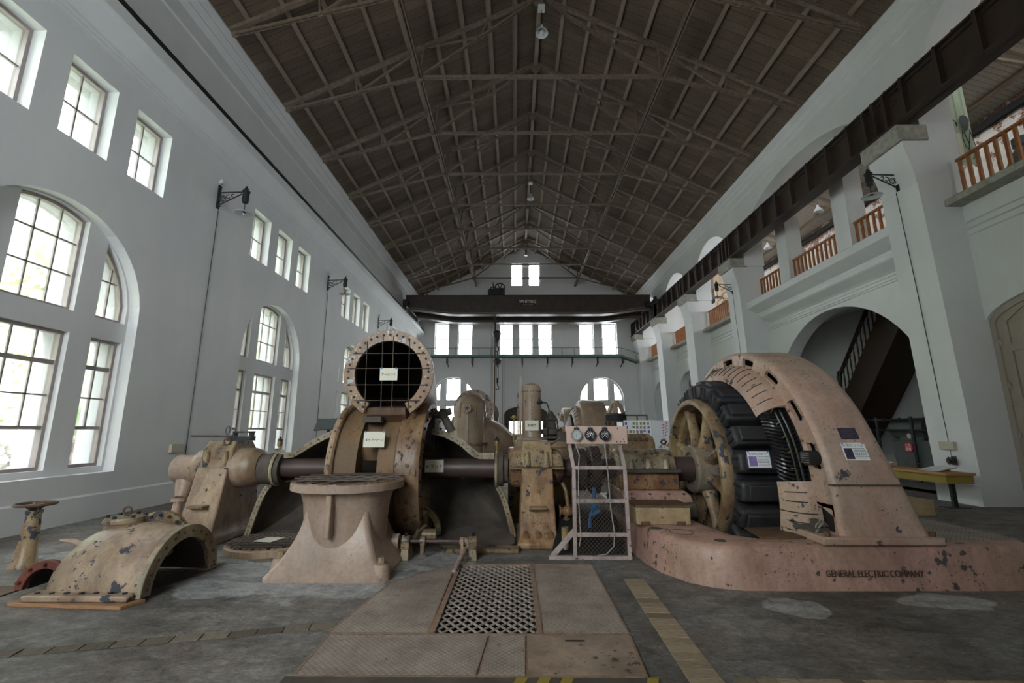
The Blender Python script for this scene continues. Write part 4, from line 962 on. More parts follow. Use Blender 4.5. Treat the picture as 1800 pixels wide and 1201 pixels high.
# ---- paper signs with handwriting
def sign(name, loc, w, h, lines, label, mat='paper', rotz=0.0, tilt=0.0, tapes=True, size=.05, tapecol='blue_tape'):
    t = thing(name, loc, label, 'sign')
    x, y, z = loc
    MB().box(x - w / 2, x + w / 2, y, y + .002, z - h / 2, z + h / 2).build('sheet', M[mat], t, smooth=False)
    for body, dx, dz, s, mt in lines: text(body, s, (x + dx, y - .0015, z + dz), (R(90), 0, 0), M[mt], t, .0004, bold=.018)
    if tapes:
        for dx in (-w / 2 + .02, w / 2 - .02): MB().box(x + dx - .012, x + dx + .012, y - .002, y, z + h / 2 - .012, z + h / 2 + .008).build('tape', M[tapecol], t, smooth=False)
    t.rotation_euler = (tilt, 0, rotz); return t
sign('notice', (-1.69, 6.015, 2.235), .235, .165, [('ケーシング', 0, -.005, .039, 'ink')], 'cream paper sign hung on the guard rods of the round casing mouth', tilt=R(2))
sign('notice', (-1.80, 5.90, 1.385), .27, .195, [('ガイドベーン', 0, -.01, .039, 'ink')], 'cream paper sign in the gap between the two turbine rings', tilt=R(-5))
sign('notice', (-1.15, 6.655, 1.00), .265, .175, [('←ランナ', 0, -.01, .060, 'ink')], 'cream paper sign with an arrow on the shaft right of the turbine rings')
# ================================================================== GENERATOR
PT = .39
def plinth_loop(d, z):
    base = [(1.47, 8.7), (1.47, 5.97), (1.50, 5.55), (1.58, 5.22), (1.74, 4.93), (1.95, 4.76), (2.20, 4.69), (2.6, 4.685), (3.5, 4.69), (4.6, 4.70), (4.95, 4.72), (5.16, 4.80), (5.29, 4.97), (5.32, 5.3), (5.32, 8.7)]
    return [(x, y) for x, y in inset(base, d)]
G = thing('generator_plinth', (3.3, 6.5, 0), 'big chipped pink foundation block under the generator, with cast company lettering', 'plinth')
PIT = [(2.22, 8.3), (2.22, 6.15), (2.26, 5.55), (2.34, 5.2), (2.5, 5.07), (2.7, 5.04), (4.22, 5.04), (4.22, 8.3)]
mb = MB(); L0 = plinth_loop(0, 0); L1 = plinth_loop(.03, .2); L2 = plinth_loop(.05, PT - .06); L3 = plinth_loop(.07, PT - .02); L4 = plinth_loop(.11, PT)
mb.loft([[(x, y, z) for x, y in L] for L, z in ((L0, 0), (L1, .2), (L2, PT - .06), (L3, PT - .02), (L4, PT))], caps=False)
# flat top with the rotor pit cut out
vs = []; allE = []
for lp in (L4, PIT):
    v = [mb.bm.verts.new((x, y, PT)) for x, y in lp]; allE += [mb.bm.edges.new((v[i], v[(i + 1) % len(v)])) for i in range(len(v))]; vs.append(v)
bmesh.ops.triangle_fill(mb.bm, use_beauty=True, use_dissolve=False, edges=allE)
bot = [mb.bm.verts.new((x, y, 0)) for x, y in PIT]
for i in range(len(PIT)): mb.face([vs[1][i], vs[1][(i + 1) % len(PIT)], bot[(i + 1) % len(PIT)], bot[i]])
mb.build('block', M['paint_pink'], G, angle=50)
text('GENERAL ELECTRIC COMPANY', .083, (3.44, 4.692, .150), (R(84), 0, 0), M['letter_brown'], G, .004, sx=.80)
MB().prism([(2.56, 5.02), (3.18, 5.02), (3.18, 5.55), (2.62, 5.5)], 'z', PT, PT + .02).build('cover_plate', M['rust'], G, bevel=.004)
mb = MB()
for x, y in ((2.72, 5.12), (2.93, 5.12)): mb.cyl((x, y, PT + .02), (x, y, PT + .022), .028, 14)
for x, y in ((1.62, 5.55), (2.1, 4.95), (4.9, 5.25)): mb.cyl((x, y, PT), (x, y, PT + .004), .06, 20)
mb.split('plug', M['cast'], G)
mb = MB(); mb.tube([(1.85 + .13 * cos(a), 5.35 + .13 * sin(a), PT + .002) for a in [2 * pi * i / 28 for i in range(28)]], .004, 5, closed=True); mb.build('ring_mark', M['cast'], G)
mb = MB(); mb.prism([(4.3, 4.92), (5.18, 5.0), (5.18, 8.5), (4.3, 8.5)], 'z', PT, PT + .012); mb.build('deck_plate', M['tread'], G)
# ---- stator
ST = thing('generator_stator', (3.68, AY, PT), 'huge beige arch-shaped generator frame standing on the pink plinth', 'generator')
RO, SZ, HZ = 2.0, 0.63, 0.75      # frame radius and height of its centre; centre height of the coil shields
def spath(r, zc=SZ, zlow=.40, n=60, flare=.03):
    up = [(AY + r * cos(pi * i / n), zc + r * sin(pi * i / n)) for i in range(n + 1)]
    lo = [(flare * k / 3, zc - (zc - zlow) * k / 3) for k in (1, 2, 3)]
    return [(AY + r + d, z) for d, z in lo[::-1]] + up + [(AY - r - d, z) for d, z in lo]
SEC = [(3.235, -.05), (3.25, -.02), (3.285, -.004), (3.33, .0), (3.79, .0), (3.85, -.015), (3.885, -.05), (3.89, -.10), (3.89, -.36)]
mb = MB(); P0 = [spath(RO + d) for x, d in SEC]
def flare_x(x, z): return x + (max(0, 1.5 - z) / 1.1) ** 1.7 * .29 * max(0, (x - 3.30) / .59)
mb.loft([[(flare_x(SEC[k][0], P0[k][i][1]), P0[k][i][0], P0[k][i][1]) for k in range(len(SEC))] for i in range(len(P0[0]))], closed=False); mb.build('frame', M['paint_stator'], ST, angle=50)
# front face with ventilation holes: a sheet built from small cells, the cells of the holes left out
mb = MB(); holes_a = [15, 34, 52, 70, 89, 107.5, 126.5, 145, 162.5]
XF = 3.236
def cellv(a, f, x=XF):
    c, s_ = cos(R(a)), sin(R(a)); p0 = (AY + 1.655 * c, HZ + 1.655 * s_); p1 = (AY + (RO - .05) * c, SZ + (RO - .05) * s_)
    return mb.bm.verts.new((x, p0[0] + (p1[0] - p0[0]) * f, p0[1] + (p1[1] - p0[1]) * f))
bands = [0, .30, .36, .72, .78, 1]
N2 = 360
for d in range(N2):
    a0, a1 = d * .5, d * .5 + .5
    for i in range(5):
        hw = 4.8 if i == 2 else 4.0 if i in (1, 3) else -1
        if any(-hw <= a0 - ha and a1 - ha <= hw for ha in holes_a): continue
        mb.face([cellv(a0, bands[i]), cellv(a0, bands[i + 1]), cellv(a1, bands[i + 1]), cellv(a1, bands[i])])
for ha in holes_a:   # hole edges with some depth
    ring = [(ha - 4.8, .36), (ha - 4.8, .72), (ha - 4, .78)] + [(ha - 4 + j, .78) for j in range(1, 9)] + [(ha + 4.8, .72), (ha + 4.8, .36), (ha + 4, .30)] + [(ha + 4 - j, .30) for j in range(1, 9)]
    for (a, r), (b, q_) in zip(ring, ring[1:] + ring[:1]): mb.face([cellv(a, r), cellv(b, q_), cellv(b, q_, XF + .045), cellv(a, r, XF + .045)])
# lower legs; the near one has a window
def strip(pts0, pts1):
    for i in range(len(pts0) - 1): mb.face([mb.bm.verts.new((XF, *pts0[i])), mb.bm.verts.new((XF, *pts0[i + 1])), mb.bm.verts.new((XF, *pts1[i + 1])), mb.bm.verts.new((XF, *pts1[i]))])
OW = [(4.875, .69), (4.87, .50), (4.885, .475), (5.06, .475), (5.10, .50), (5.12, .68), (5.09, .71), (4.90, .71)]
OUTL = [(4.852, .70), (4.83, .49), (4.822, .40), (5.10, .40), (5.36, .40), (5.16, .75), (5.10, .75), (4.853, .75)]
strip(OUTL + OUTL[:1], OW + OW[:1])
for i in range(len(OW)):
    a, b = OW[i], OW[(i + 1) % len(OW)]; mb.face([mb.bm.verts.new((XF, *a)), mb.bm.verts.new((XF, *b)), mb.bm.verts.new((XF + .05, *b)), mb.bm.verts.new((XF + .05, *a))])
mb.face([mb.bm.verts.new((XF, 2 * AY - y, z)) for y, z in [(4.853, .75), (4.85, .63), (4.82, .40), (5.36, .40), (5.145, .75)]])
mb.build('front_face', M['paint_stator'], ST, angle=30)
MB().box(3.30, 3.85, 4.88, 5.30, .41, .74).build('leg_shade_box', M['dark'], ST)  # black box behind the leg window stands in for shade inside
mb = MB(); A_ = spath(1.92); B_ = spath(1.58, HZ)
mb.loft([[(3.46, *A_[i]), (3.46, *B_[i])] for i in range(len(A_))], closed=False); mb.build('core_back', M['dark'], ST)
mb = MB(); mb.loft([[(3.25, *p), (3.88, *p)] for p in spath(1.60, HZ)], closed=False); mb.build('core', M['dark'], ST, angle=60)
mb = MB(); mb.loft([[(3.88, *p), (3.88, *q)] for p, q in zip(spath(1.95), spath(1.3, HZ))], closed=False); mb.build('rear_face', M['paint_stator'], ST)
def ysp(z): return AY - sqrt((RO + .012) ** 2 - (z - SZ) ** 2)
MB().prism([(ysp(AZ - .008), AZ - .008), (ysp(AZ + .008), AZ + .008), (ysp(AZ) + .06, AZ + .008), (ysp(AZ) + .06, AZ - .008)], 'x', 3.222, 3.985).build('split_seam', M['cast'], ST)
MB().box(3.02, 4.22, 4.74, 5.36, PT, PT + .075).build('foot', M['paint_stator'], ST, bevel=.015)
MB().box(3.02, 4.22, 8.24, 8.86, PT, PT + .075).build('foot', M['paint_stator'], ST, bevel=.015)
mb = MB()
for x, y in ((3.10, 4.80), (4.14, 4.80)): mb.hexbolt((x, y, PT + .075), 'z', .03, .045)
mb.split('foot_bolt', M['rust'], ST)
MB().box(3.10, 3.16, 5.0, 5.05, PT + .07, PT + .20).box(3.07, 3.23, 4.95, 5.25, PT + .07, PT + .12).build('foot_bracket', M['cast'], ST)
# coil end shields (upper and lower) with slits
SHO = (0, AY, HZ)
SH = [(3.24, 1.69), (3.18, 1.685), (3.12, 1.665), (3.05, 1.615), (2.985, 1.545), (2.955, 1.475), (2.965, 1.465), (3.0, 1.53), (3.06, 1.60), (3.13, 1.65), (3.24, 1.655)]
MB().lathe(SH, 'x', SHO, a0=R(-20), a1=R(142), seg=60, closed=True).build('coil_shield', M['paint_stator'], ST)
MB().lathe(SH, 'x', SHO, a0=R(173), a1=R(206), seg=16, closed=True).build('coil_shield', M['paint_stator'], ST)
def slit(a, long=False):
    pr = [(3.15, 1.678), (3.09, 1.646), (3.03, 1.597), (2.985, 1.547)] if not long else [(3.235, 1.692), (3.17, 1.685), (3.11, 1.662), (3.05, 1.617), (2.985, 1.547), (2.955, 1.478)]
    pts = [Vector((x, AY + (r + .001) * cos(R(a)), HZ + (r + .001) * sin(R(a)))) for x, r in pr]; return MB().tube(pts, .006, 5)
for k in range(27): slit(6 + 5.05 * k, k in (9, 15, 21)).build('vent_slit', M['dark'], ST)
for a in (177, 180.5, 184.5, 188, 191.5, 196): slit(a, a in (184.5, 196)).build('vent_slit', M['dark'], ST)
mb = MB()
for i in range(14):
    a = R(2 + 13 * i); mb.hexbolt((3.236, AY + 1.70 * cos(a), HZ + 1.70 * sin(a)), (-1, 0, 0), .016, .02)
mb.split('shield_bolt', M['paint_worn'], ST)
# exposed winding in the gap
mb = MB()
for k in range(27):
    a = R(133 + k * 1.7); b = R(133 + k * 1.7 + 5.0)
    def wp(x, r, t): return (x, AY + r * cos(t), HZ + r * sin(t))
    mb.tube([wp(3.34, 1.43, a), wp(3.10, 1.43, a), wp(3.01, 1.46, a + (b - a) * .3), wp(2.985, 1.50, (a + b) / 2), wp(3.01, 1.54, a + (b - a) * .7), wp(3.08, 1.57, b), wp(3.30, 1.58, b)], .021, 7)
mb.build('winding', M['varnish'], ST)
mb = MB()
for rr, x in ((1.60, 3.13), (1.62, 3.18)): mb.tube([(x, AY + rr * cos(R(128 + i * 2)), HZ + rr * sin(R(128 + i * 2))) for i in range(28)], .014, 6)
mb.split('ring_lead', M['varnish'], ST)
mb = MB()
for k in range(7):
    a = R(136 + 6.4 * k); mb.bar((3.08, AY + 1.52 * cos(a), HZ + 1.52 * sin(a)), (3.10, AY + 1.625 * cos(a), HZ + 1.625 * sin(a)), .010, .010)
mb.split('clamp', M['brass'], ST)
mb = MB(); mb.cyl((3.11, 5.02, 1.21), (3.27, 5.02, 1.21), .078, 24); mb.build('terminal_cover', M['iron'], ST)
mb = MB()
for k in range(7):
    for j in range(5): mb.ball((3.108, 5.02 + (k - 3) * .021, 1.21 + (j - 2) * .024), .007, 6)
mb.build('cover_texture', M['steel'], ST)
# nameplate, lying on the curved frame
def on_frame(a0, a1, x0, x1, off, th, name, mat, parent, n=3):
    mb = MB(); secs = []
    for i in range(n + 1):
        a = R(a0 + (a1 - a0) * i / n); 
        secs.append([(x, AY + r * cos(a), SZ + r * sin(a)) for x, r in ((x0, off), (x1, off), (x1, off + th), (x0, off + th))])
    return mb.loft(secs).build(name, M[mat], parent, smooth=False)
on_frame(153.5, 157.2, 3.482, 3.674, RO + .001, .004, 'nameplate', 'dark_print', ST)
mb = MB()
for i in range(5):
    a = R(154.0 + i * .65); mb.bar((3.505, AY + (RO + .006) * cos(a), SZ + (RO + .006) * sin(a)), (3.65 - .03 * (i % 2), AY + (RO + .006) * cos(a), SZ + (RO + .006) * sin(a)), .002, .009)
mb.build('plate_relief', M['cast'], ST)
def curved_sign(a0, a1, x0, x1, off, title, pic, label, ts, y0=AY, z0=AZ, sub=None):
    am = R((a0 + a1) / 2); c = (0, y0 + off * cos(am), z0 + off * sin(am)); xm = (x0 + x1) / 2
    t = thing('notice', (xm, c[1], c[2]), label, 'sign')
    H = off * R(abs(a1 - a0)); w = x1 - x0; tilt = am - pi    # 0 when facing the viewer squarely
    q = MB().box(-w / 2, w / 2, -.001, .001, -H / 2, H / 2); q.xf(Matrix.Translation((xm, c[1], c[2]))); q.build('sheet', M['white_paper'], t, smooth=False)
    q = MB().box(-w / 2 + .012, -w / 2 + w * .40, -.002, -.001, -H / 2 + .012, H * .19); q.xf(Matrix.Translation((xm, c[1], c[2]))); q.build('photo', M[pic], t, smooth=False)
    text(title, ts, (xm - .005, c[1] - .002, c[2] + H * .34), (R(90), 0, 0), M['grey_ink'], t, .0004)
    q = MB()
    for k in range(7):
        z = H * .17 - k * H * .092; xx = -w * .06
        while xx < w * .43:
            l = random.uniform(.010, .018); q.box(xx, xx + l, -.0022, -.001, z - .004, z + .004); xx += l + .005
    q.xf(Matrix.Translation((xm, c[1], c[2]))); q.build('small_print', M['grey_ink'], t, smooth=False)
    for dx in (-w / 2 + .016, w / 2 - .016): q = MB().box(dx - .01, dx + .01, -.0025, -.001, H / 2 - .014, H / 2 - .002); q.xf(Matrix.Translation((xm, c[1], c[2]))); q.build('tape', M['blue_tape'], t, smooth=False)
    return t, tilt
t, tl = curved_sign(158.4, 163.7, 3.447, 3.695, RO + .004, '外環状コイル', 'dark_print', 'white printed sign on the outer curve of the big generator frame, under the dark nameplate', .037, z0=SZ); t.rotation_euler = (tl, 0, 0)
# cable end hanging from the lower window
cb = tag(MB().tube([(3.26, 5.02, .52), (3.20, 4.99, .56), (3.14, 4.97, .52), (3.08, 4.94, .47)], .010, 8).tube([(3.26, 5.05, .54), (3.19, 5.01, .58), (3.12, 4.99, .53), (3.09, 4.96, .47)], .008, 8).build('cable', M['cable']), 'grey cable hanging out of the lower opening of the generator frame', 'cable')
# ---- rotor
RT = thing('generator_rotor', (2.9, AY, AZ), 'spoked generator rotor wheel with a crown of black magnet poles', 'rotor')
MB().lathe([(2.57, .915), (2.56, .93), (2.56, .985), (2.60, 1.005), (2.66, 1.005), (2.70, .985), (3.30, .985), (3.30, .87), (2.72, .87), (2.68, .915)], 'x', OX, seg=96, closed=True).build('rim', M['paint_worn'], RT, angle=30)
MB().lathe([(2.70, .988), (2.72, 1.01), (3.34, 1.01), (3.34, .988)], 'x', OX, seg=64).build('rim_drum', M['coil'], RT)
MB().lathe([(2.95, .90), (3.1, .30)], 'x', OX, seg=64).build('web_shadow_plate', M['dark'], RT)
MB().lathe([(2.40, .165), (2.56, .165), (2.56, .22), (2.53, .23), (2.53, .31), (2.56, .335), (2.82, .335), (2.86, .30), (3.0, .30), (3.0, .165)], 'x', OX, seg=48).build('hub', M['paint_hub'], RT, angle=30)
MB().cyl((2.20, AY, AZ), (2.56, AY, AZ), .172, 32).cyl((1.3, AY, AZ), (4.5, AY, AZ), .13, 24).build('shaft', M['shaft'], RT)
sp = []
for k in range(8):
    a = 2 * pi * k / 8 + R(20); q = MB(); secs = []
    for r, w, d in ((.30, .07, .12), (.45, .058, .09), (.72, .048, .075), (.92, .065, .09)):
        c = Vector((2.74, AY + r * cos(a), AZ + r * sin(a))); u = Vector((0, -sin(a), cos(a)))
        secs.append([c + u * w * cos(b) + Vector((d, 0, 0)) * sin(b) for b in [2 * pi * i / 12 for i in range(12)]])
    q.loft(secs); q.build('spoke', M['paint_worn'], RT)
NP = 22
for k in range(NP):
    a = 2 * pi * (k + .5) / NP; er = Vector((0, cos(a), sin(a))); et = Vector((0, -sin(a), cos(a))); ex = Vector((1, 0, 0))
    def blk(x0, x1, r0, r1, w0, w1):
        b = Vector(OX); return [[b + ex * x + er * r + et * (s * w) for r, w, s in ((r0, w0, -1), (r0, w0, 1), (r1, w1, 1), (r1, w1, -1))] for x in (x0, x1)]
    q = MB(); q.loft(blk(2.68, 3.34, 1.0, 1.215, .118, .125)); p = q.build('pole', M['coil'], RT, bevel=.045, bseg=3, angle=60)
    q = MB(); q.loft(blk(2.75, 3.33, 1.20, 1.262, .098, .088)); q.build('pole_shoe', M['coil'], p, bevel=.012, angle=60)
    q = MB()
    for d in (-.05, .05): q.loft([[b_ for b_ in s_] for s_ in [[Vector(OX) + ex * x + er * r + et * (d + e * .012) for r, e in ((1.05, -1), (1.05, 1), (1.19, 1), (1.19, -1))] for x in (2.668, 2.69)]])
    q.build('pole_wedges', M['dark'], p)
t, tl = curved_sign(166.3, 174.7, 2.757, 3.022, 1.275, '電磁石(回転子)', 'purple', 'white printed sign on a black magnet pole of the rotor', .034); t.rotation_euler = (tl, 0, 0)
# ---- bearing between coupling and rotor
B = thing('generator_bearing', (1.85, AY, 0), 'long worn cream bearing housing between the gauge ladder and the rotor wheel', 'bearing')
MB().lathe([(1.42, .15), (1.42, .25), (1.46, .285), (2.20, .285), (2.25, .25), (2.26, .16)], 'x', (0, AY, AZ + .0), a0=R(0), a1=R(180), seg=32).build('upper_shell', M['paint_cream'], B)
q = MB(); q.loft([[(1.44, 6.50, .95), (2.25, 6.50, .95), (2.25, 7.1, .95), (1.44, 7.1, .95)], [(1.44, 6.46, .86), (2.25, 6.46, .86), (2.25, 7.14, .86), (1.44, 7.14, .86)], [(1.44, 6.47, .70), (2.25, 6.47, .70), (2.25, 7.13, .70), (1.44, 7.13, .70)]]); q.build('lower_shell', M['paint_orange'], B, bevel=.012)
MB().box(1.42, 2.26, 6.38, 7.22, .93, .975).build('split_flange', M['cast'], B, bevel=.008)
for x in (1.60, 1.84, 2.08): 
    q = MB(); q.cyl((x, 6.44, .975), (x, 6.46, 1.07), .045, 14, .036); q.hexbolt((x, 6.46, 1.07), 'z', .03, .035); q.build('cap_bolt', M['paint_cream'], B)
q = MB(); q.loft([[(1.44, 6.36, .70), (2.28, 6.36, .70), (2.28, 7.2, .70), (1.44, 7.2, .70)], [(1.44, 6.30, .64), (2.34, 6.30, .64), (2.34, 7.25, .64), (1.44, 7.25, .64)], [(1.44, 6.28, .56), (2.36, 6.28, .56), (2.36, 7.3, .56), (1.44, 7.3, .56)]]); q.build('base_flange', M['paint_pink'], B, bevel=.01)
MB().box(1.42, 2.36, 6.2, 7.35, PT, .56).build('sole_plate', M['cast'], B)
mb = MB()
for x in (1.55, 1.8, 2.05, 2.25): mb.hexbolt((x, 6.33, .645), 'z', .022, .03)
mb.split('base_bolt', M['rust'], B)
st = thing('step_box', (1.77, 5.85, PT), 'cream chequer-plate step box on the corner of the pink plinth', 'step')
MB().box(1.45, 2.10, 5.72, 6.17, PT, PT + .20).build('box', M['tread_step'], st, bevel=.01)
MB().box(1.44, 2.11, 5.71, 6.18, PT + .20, PT + .225).build('top_plate', M['rust'], st, bevel=.006)
for x in (1.55, 1.98): MB().box(x - .05, x + .05, 5.70, 5.72, PT, PT + .04).build('fixing_tab', M['rust'], st)
# ================================================================== CRANE
tag_g = thing('crane_runway_girder', (9.05, 14.5, 8.5), 'long dark brown steel runway girder resting on the right piers', 'girder')
mb = MB(); mb.box(9.04, 9.07, YB, YE, 8.5, 9.5); mb.box(8.86, 9.26, YB, YE, 8.5, 8.535); mb.box(8.90, 9.22, YB, YE, 9.46, 9.5)
mb.box(8.98, 9.04, YB, YE, 8.535, 8.60); mb.box(8.99, 9.04, YB, YE, 9.38, 9.46)
mb.build('beam', M['girder'], tag_g, smooth=False)
ys = []; y = -4.6
while y < YE: ys.append(y); y += .86
for a, b in PIERS: ys += [a + .18, a + .5, a + .82]
pr = None
for y in ys:
    if pr is None: pr = MB().box(8.88, 9.04, y - .012, y + .012, 8.535, 9.46).box(8.88, 8.90, y - .04, y + .04, 8.535, 9.46).build('stiffener', M['girder'], tag_g, smooth=False); yy0 = y
    else: c = pr.copy(); COL.objects.link(c); c.parent = tag_g; c.location = (0, y - yy0, 0)
MB().box(9.02, 9.09, YB, YE, 9.5, 9.6).build('rail', M['iron'], tag_g, smooth=False)
mb = MB(); y = -4.6
while y < YE: mb.box(8.91, 8.96, y, y + .05, 9.5, 9.53); y += .43
mb.split('rail_clip', M['iron'], tag_g, smooth=False)
CRN = thing('overhead_crane', (.85, 28.7, 9.1), 'dark brown overhead travelling crane bridge spanning the hall near the far end', 'crane')
def bridge(y0):
    n = 40; bot = []
    for i in range(n + 1):
        x = -7.15 + 16.0 * i / n; e = min(1, max(0, (abs(x - .85) - 4.6) / 3.4)); bot.append((x, 8.93 + .36 * (3 * e * e - 2 * e ** 3)))
    MB().prism(bot + [(8.85, 10.15), (-7.15, 10.15)], 'y', y0, y0 + .34).build('bridge_girder', M['crane'], CRN, smooth=False)
    MB().loft([[(x, y0 - .12, z), (x, y0 + .46, z), (x, y0 + .46, z - .045), (x, y0 - .12, z - .045)] for x, z in bot]).build('bottom_flange', M['crane'], CRN, smooth=False)
    MB().loft([[(x, y0 - .01, z + .02), (x, y0, z + .02), (x, y0, z + .12), (x, y0 - .01, z + .12)] for x, z in bot]).build('flange_angle', M['truss'], CRN, smooth=False)
    MB().box(-7.15, 8.85, y0 - .1, y0 + .44, 10.15, 10.19).box(-7.0, 8.7, y0 + .14, y0 + .2, 10.19, 10.25).build('top_flange', M['crane'], CRN, smooth=False)
bridge(28.55); bridge(30.8)
for x in (-7.02, 9.055):
    MB().box(x - .16, x + .16, 27.9, 31.9, 9.26 if x < 0 else 9.66, 9.75).build('end_truck', M['iron'], CRN, bevel=.02)
    for y in (28.2, 31.6): MB().cyl((x - .06, y, 9.28 if x < 0 else 9.8), (x + .06, y, 9.28 if x < 0 else 9.8), .22 if x < 0 else .2, 24).build('wheel', M['iron'], CRN)
MB().box(8.5, 8.8, 28.3, 28.6, 9.35, 9.75).build('drive_motor', M['iron'], CRN, bevel=.04)
pl = MB().box(.34, 1.35, 28.53, 28.55, 9.40, 9.90).build('nameplate', M['dark'], CRN, smooth=False)
mb = MB()
for a, b, c, d in ((.34, 1.35, 9.40, 9.415), (.34, 1.35, 9.885, 9.90), (.34, .355, 9.4, 9.9), (1.335, 1.35, 9.4, 9.9)): mb.box(a, b, 28.522, 28.53, c, d)
mb.build('border', M['truss'], pl, smooth=False)
text('WHITING', .27, (.845, 28.525, 9.745), (R(90), 0, 0), M['paper'], pl, .003, sx=.93, bold=.02)
mb = MB(); x = .45
while x < 1.2:
    l = random.uniform(.04, .09); mb.box(x, x + l, 28.524, 28.53, 9.50, 9.58); x += l + .03
mb.build('worn_lettering', M['truss'], pl, smooth=False)
TR = MB().box(-1.75, -.68, 28.45, 31.2, 10.25, 10.36).build('trolley', M['iron'], CRN, bevel=.01)
def wheel(x, y, z, r, n, mat, parent, name):
    MB().lathe([(y - .05, r), (y + .05, r), (y + .05, r * .82), (y - .05, r * .82)], 'y', (x, 0, z), seg=32, closed=True).build(name, mat, parent)
    q = MB(); q.cyl((x, y - .08, z), (x, y + .08, z), r * .2, 12)
    for k in range(n): a = 2 * pi * k / n; q.bar((x, y, z), (x + r * .85 * cos(a), y, z + r * .85 * sin(a)), .05, .05, up=(0, 1, 0))
    q.build('wheel_spokes', mat, parent)
wheel(-.98, 28.5, 10.66, .36, 6, M['iron'], TR, 'gear_wheel'); wheel(-1.42, 28.46, 10.52, .24, 5, M['iron'], TR, 'pinion')
MB().cyl((-1.75, 28.8, 10.5), (-1.0, 28.8, 10.5), .2, 16).box(-1.78, -1.55, 28.6, 28.9, 10.33, 10.55).cyl((-.9, 28.9, 10.55), (-.9, 30.5, 10.55), .24, 16).build('hoist_drum', M['iron'], TR)
MB().cyl((-1.40, 28.5, 10.4), (-1.42, 28.5, 11.05), .035, 8).build('brake_lever', M['iron'], TR)
for x in (-1.24, -1.10): MB().cyl((x, 28.9, 10.3), (x, 28.9, 7.75), .018, 6).build('hoist_rope', M['iron'], CRN)
HB = MB().lathe([(7.05, .02), (7.15, .10), (7.5, .24), (7.75, .27), (7.86, .20), (7.9, .05)], 'z', (-1.17, 28.9, 0), seg=20).build('hook_block', M['iron'], CRN)
MB().tube([(-1.17 + .0, 28.9, 7.1), (-1.17, 28.9, 6.85), (-1.05, 28.9, 6.75), (-1.05, 28.9, 6.6), (-1.17, 28.9, 6.5), (-1.28, 28.9, 6.6)], .045, 8).build('hook', M['iron'], HB)
# chain hoist hung from the hook
CH = thing('chain_hoist', (-1.14, 28.9, 5.9), 'small black chain hoist hanging from the crane hook', 'hoist')
MB().cyl((-1.15, 28.9, 6.52), (-1.14, 28.9, 6.05), .035, 8).build('hanger', M['iron'], CH)
MB().lathe([(5.6, .03), (5.68, .2), (5.95, .26), (6.05, .16), (6.1, .03)], 'z', (-1.14, 28.9, 0), seg=18).build('body', M['iron'], CH)
mb = MB()
for x in (-1.18, -1.06): mb.cyl((x, 28.9, 5.65), (x, 28.9, 4.75), .016, 6)
mb.build('load_chain', M['iron'], CH)
MB().cyl((-1.12, 28.9, 4.78), (-1.12, 28.9, 4.45), .07, 10).tube([(-1.12, 28.9, 4.45), (-1.12, 28.9, 4.3), (-1.02, 28.9, 4.2), (-1.05, 28.9, 4.06), (-1.17, 28.9, 4.05), (-1.22, 28.9, 4.15)], .035, 8).build('lower_hook', M['iron'], CH)
mb = MB()
for x in (-1.52, -1.42, -.78, -.70): mb.cyl((x, 28.9, 10.3), (x, 28.9, 1.5), .011, 5)
mb.build('hand_chains', M['iron'], CRN)
MB().cyl((-1.30, 28.95, 9.0), (-1.30, 28.95, 1.2), .04, 8).build('control_pole', M['rust'], CRN)
# ================================================================== CATWALK on the far wall
K = thing('catwalk', (.4, 33.6, 6.9), 'narrow green-railed catwalk along the far end wall under the upper windows', 'catwalk')
MB().box(-7.3, 7.95, 33.2, 34.0, 6.90, 6.97).build('deck', M['rust_light'], K, smooth=False)
MB().box(-7.3, 7.95, 33.16, 33.2, 6.84, 6.98).build('edge_channel', M['green_rail'], K, smooth=False)
MB().loft([[(7.95, 33.2, 6.90), (7.95, 34, 6.90), (7.95, 34, 6.97), (7.95, 33.2, 6.97)], [(9.25, 33.2, 6.42), (9.25, 34, 6.42), (9.25, 34, 6.49), (9.25, 33.2, 6.49)]]).build('sloping_deck', M['rust_light'], K, smooth=False)
MB().bar((7.95, 33.18, 6.91), (9.25, 33.18, 6.43), .04, .14).build('edge_channel', M['green_rail'], K, smooth=False)
MB().cyl((-7.3, 33.2, 7.52), (7.97, 33.2, 7.52), .022, 6).cyl((7.97, 33.2, 7.52), (9.2, 33.2, 7.08), .022, 6).build('handrail', M['green_rail'], K)
for i in range(18):
    x = -7.1 + 15.05 * i / 17; MB().cyl((x, 33.2, 6.95), (x, 33.2, 7.52), .018, 6).build('post', M['green_rail'], K)
for i in range(9):
    x = -6.9 + 14.9 * i / 8; MB().box(x - .06, x + .06, 33.18, 33.26, 6.35, 6.9).bar((x, 33.24, 6.45), (x, 34.0, 6.2), .05, .05).build('bracket', M['iron'], K, smooth=False)
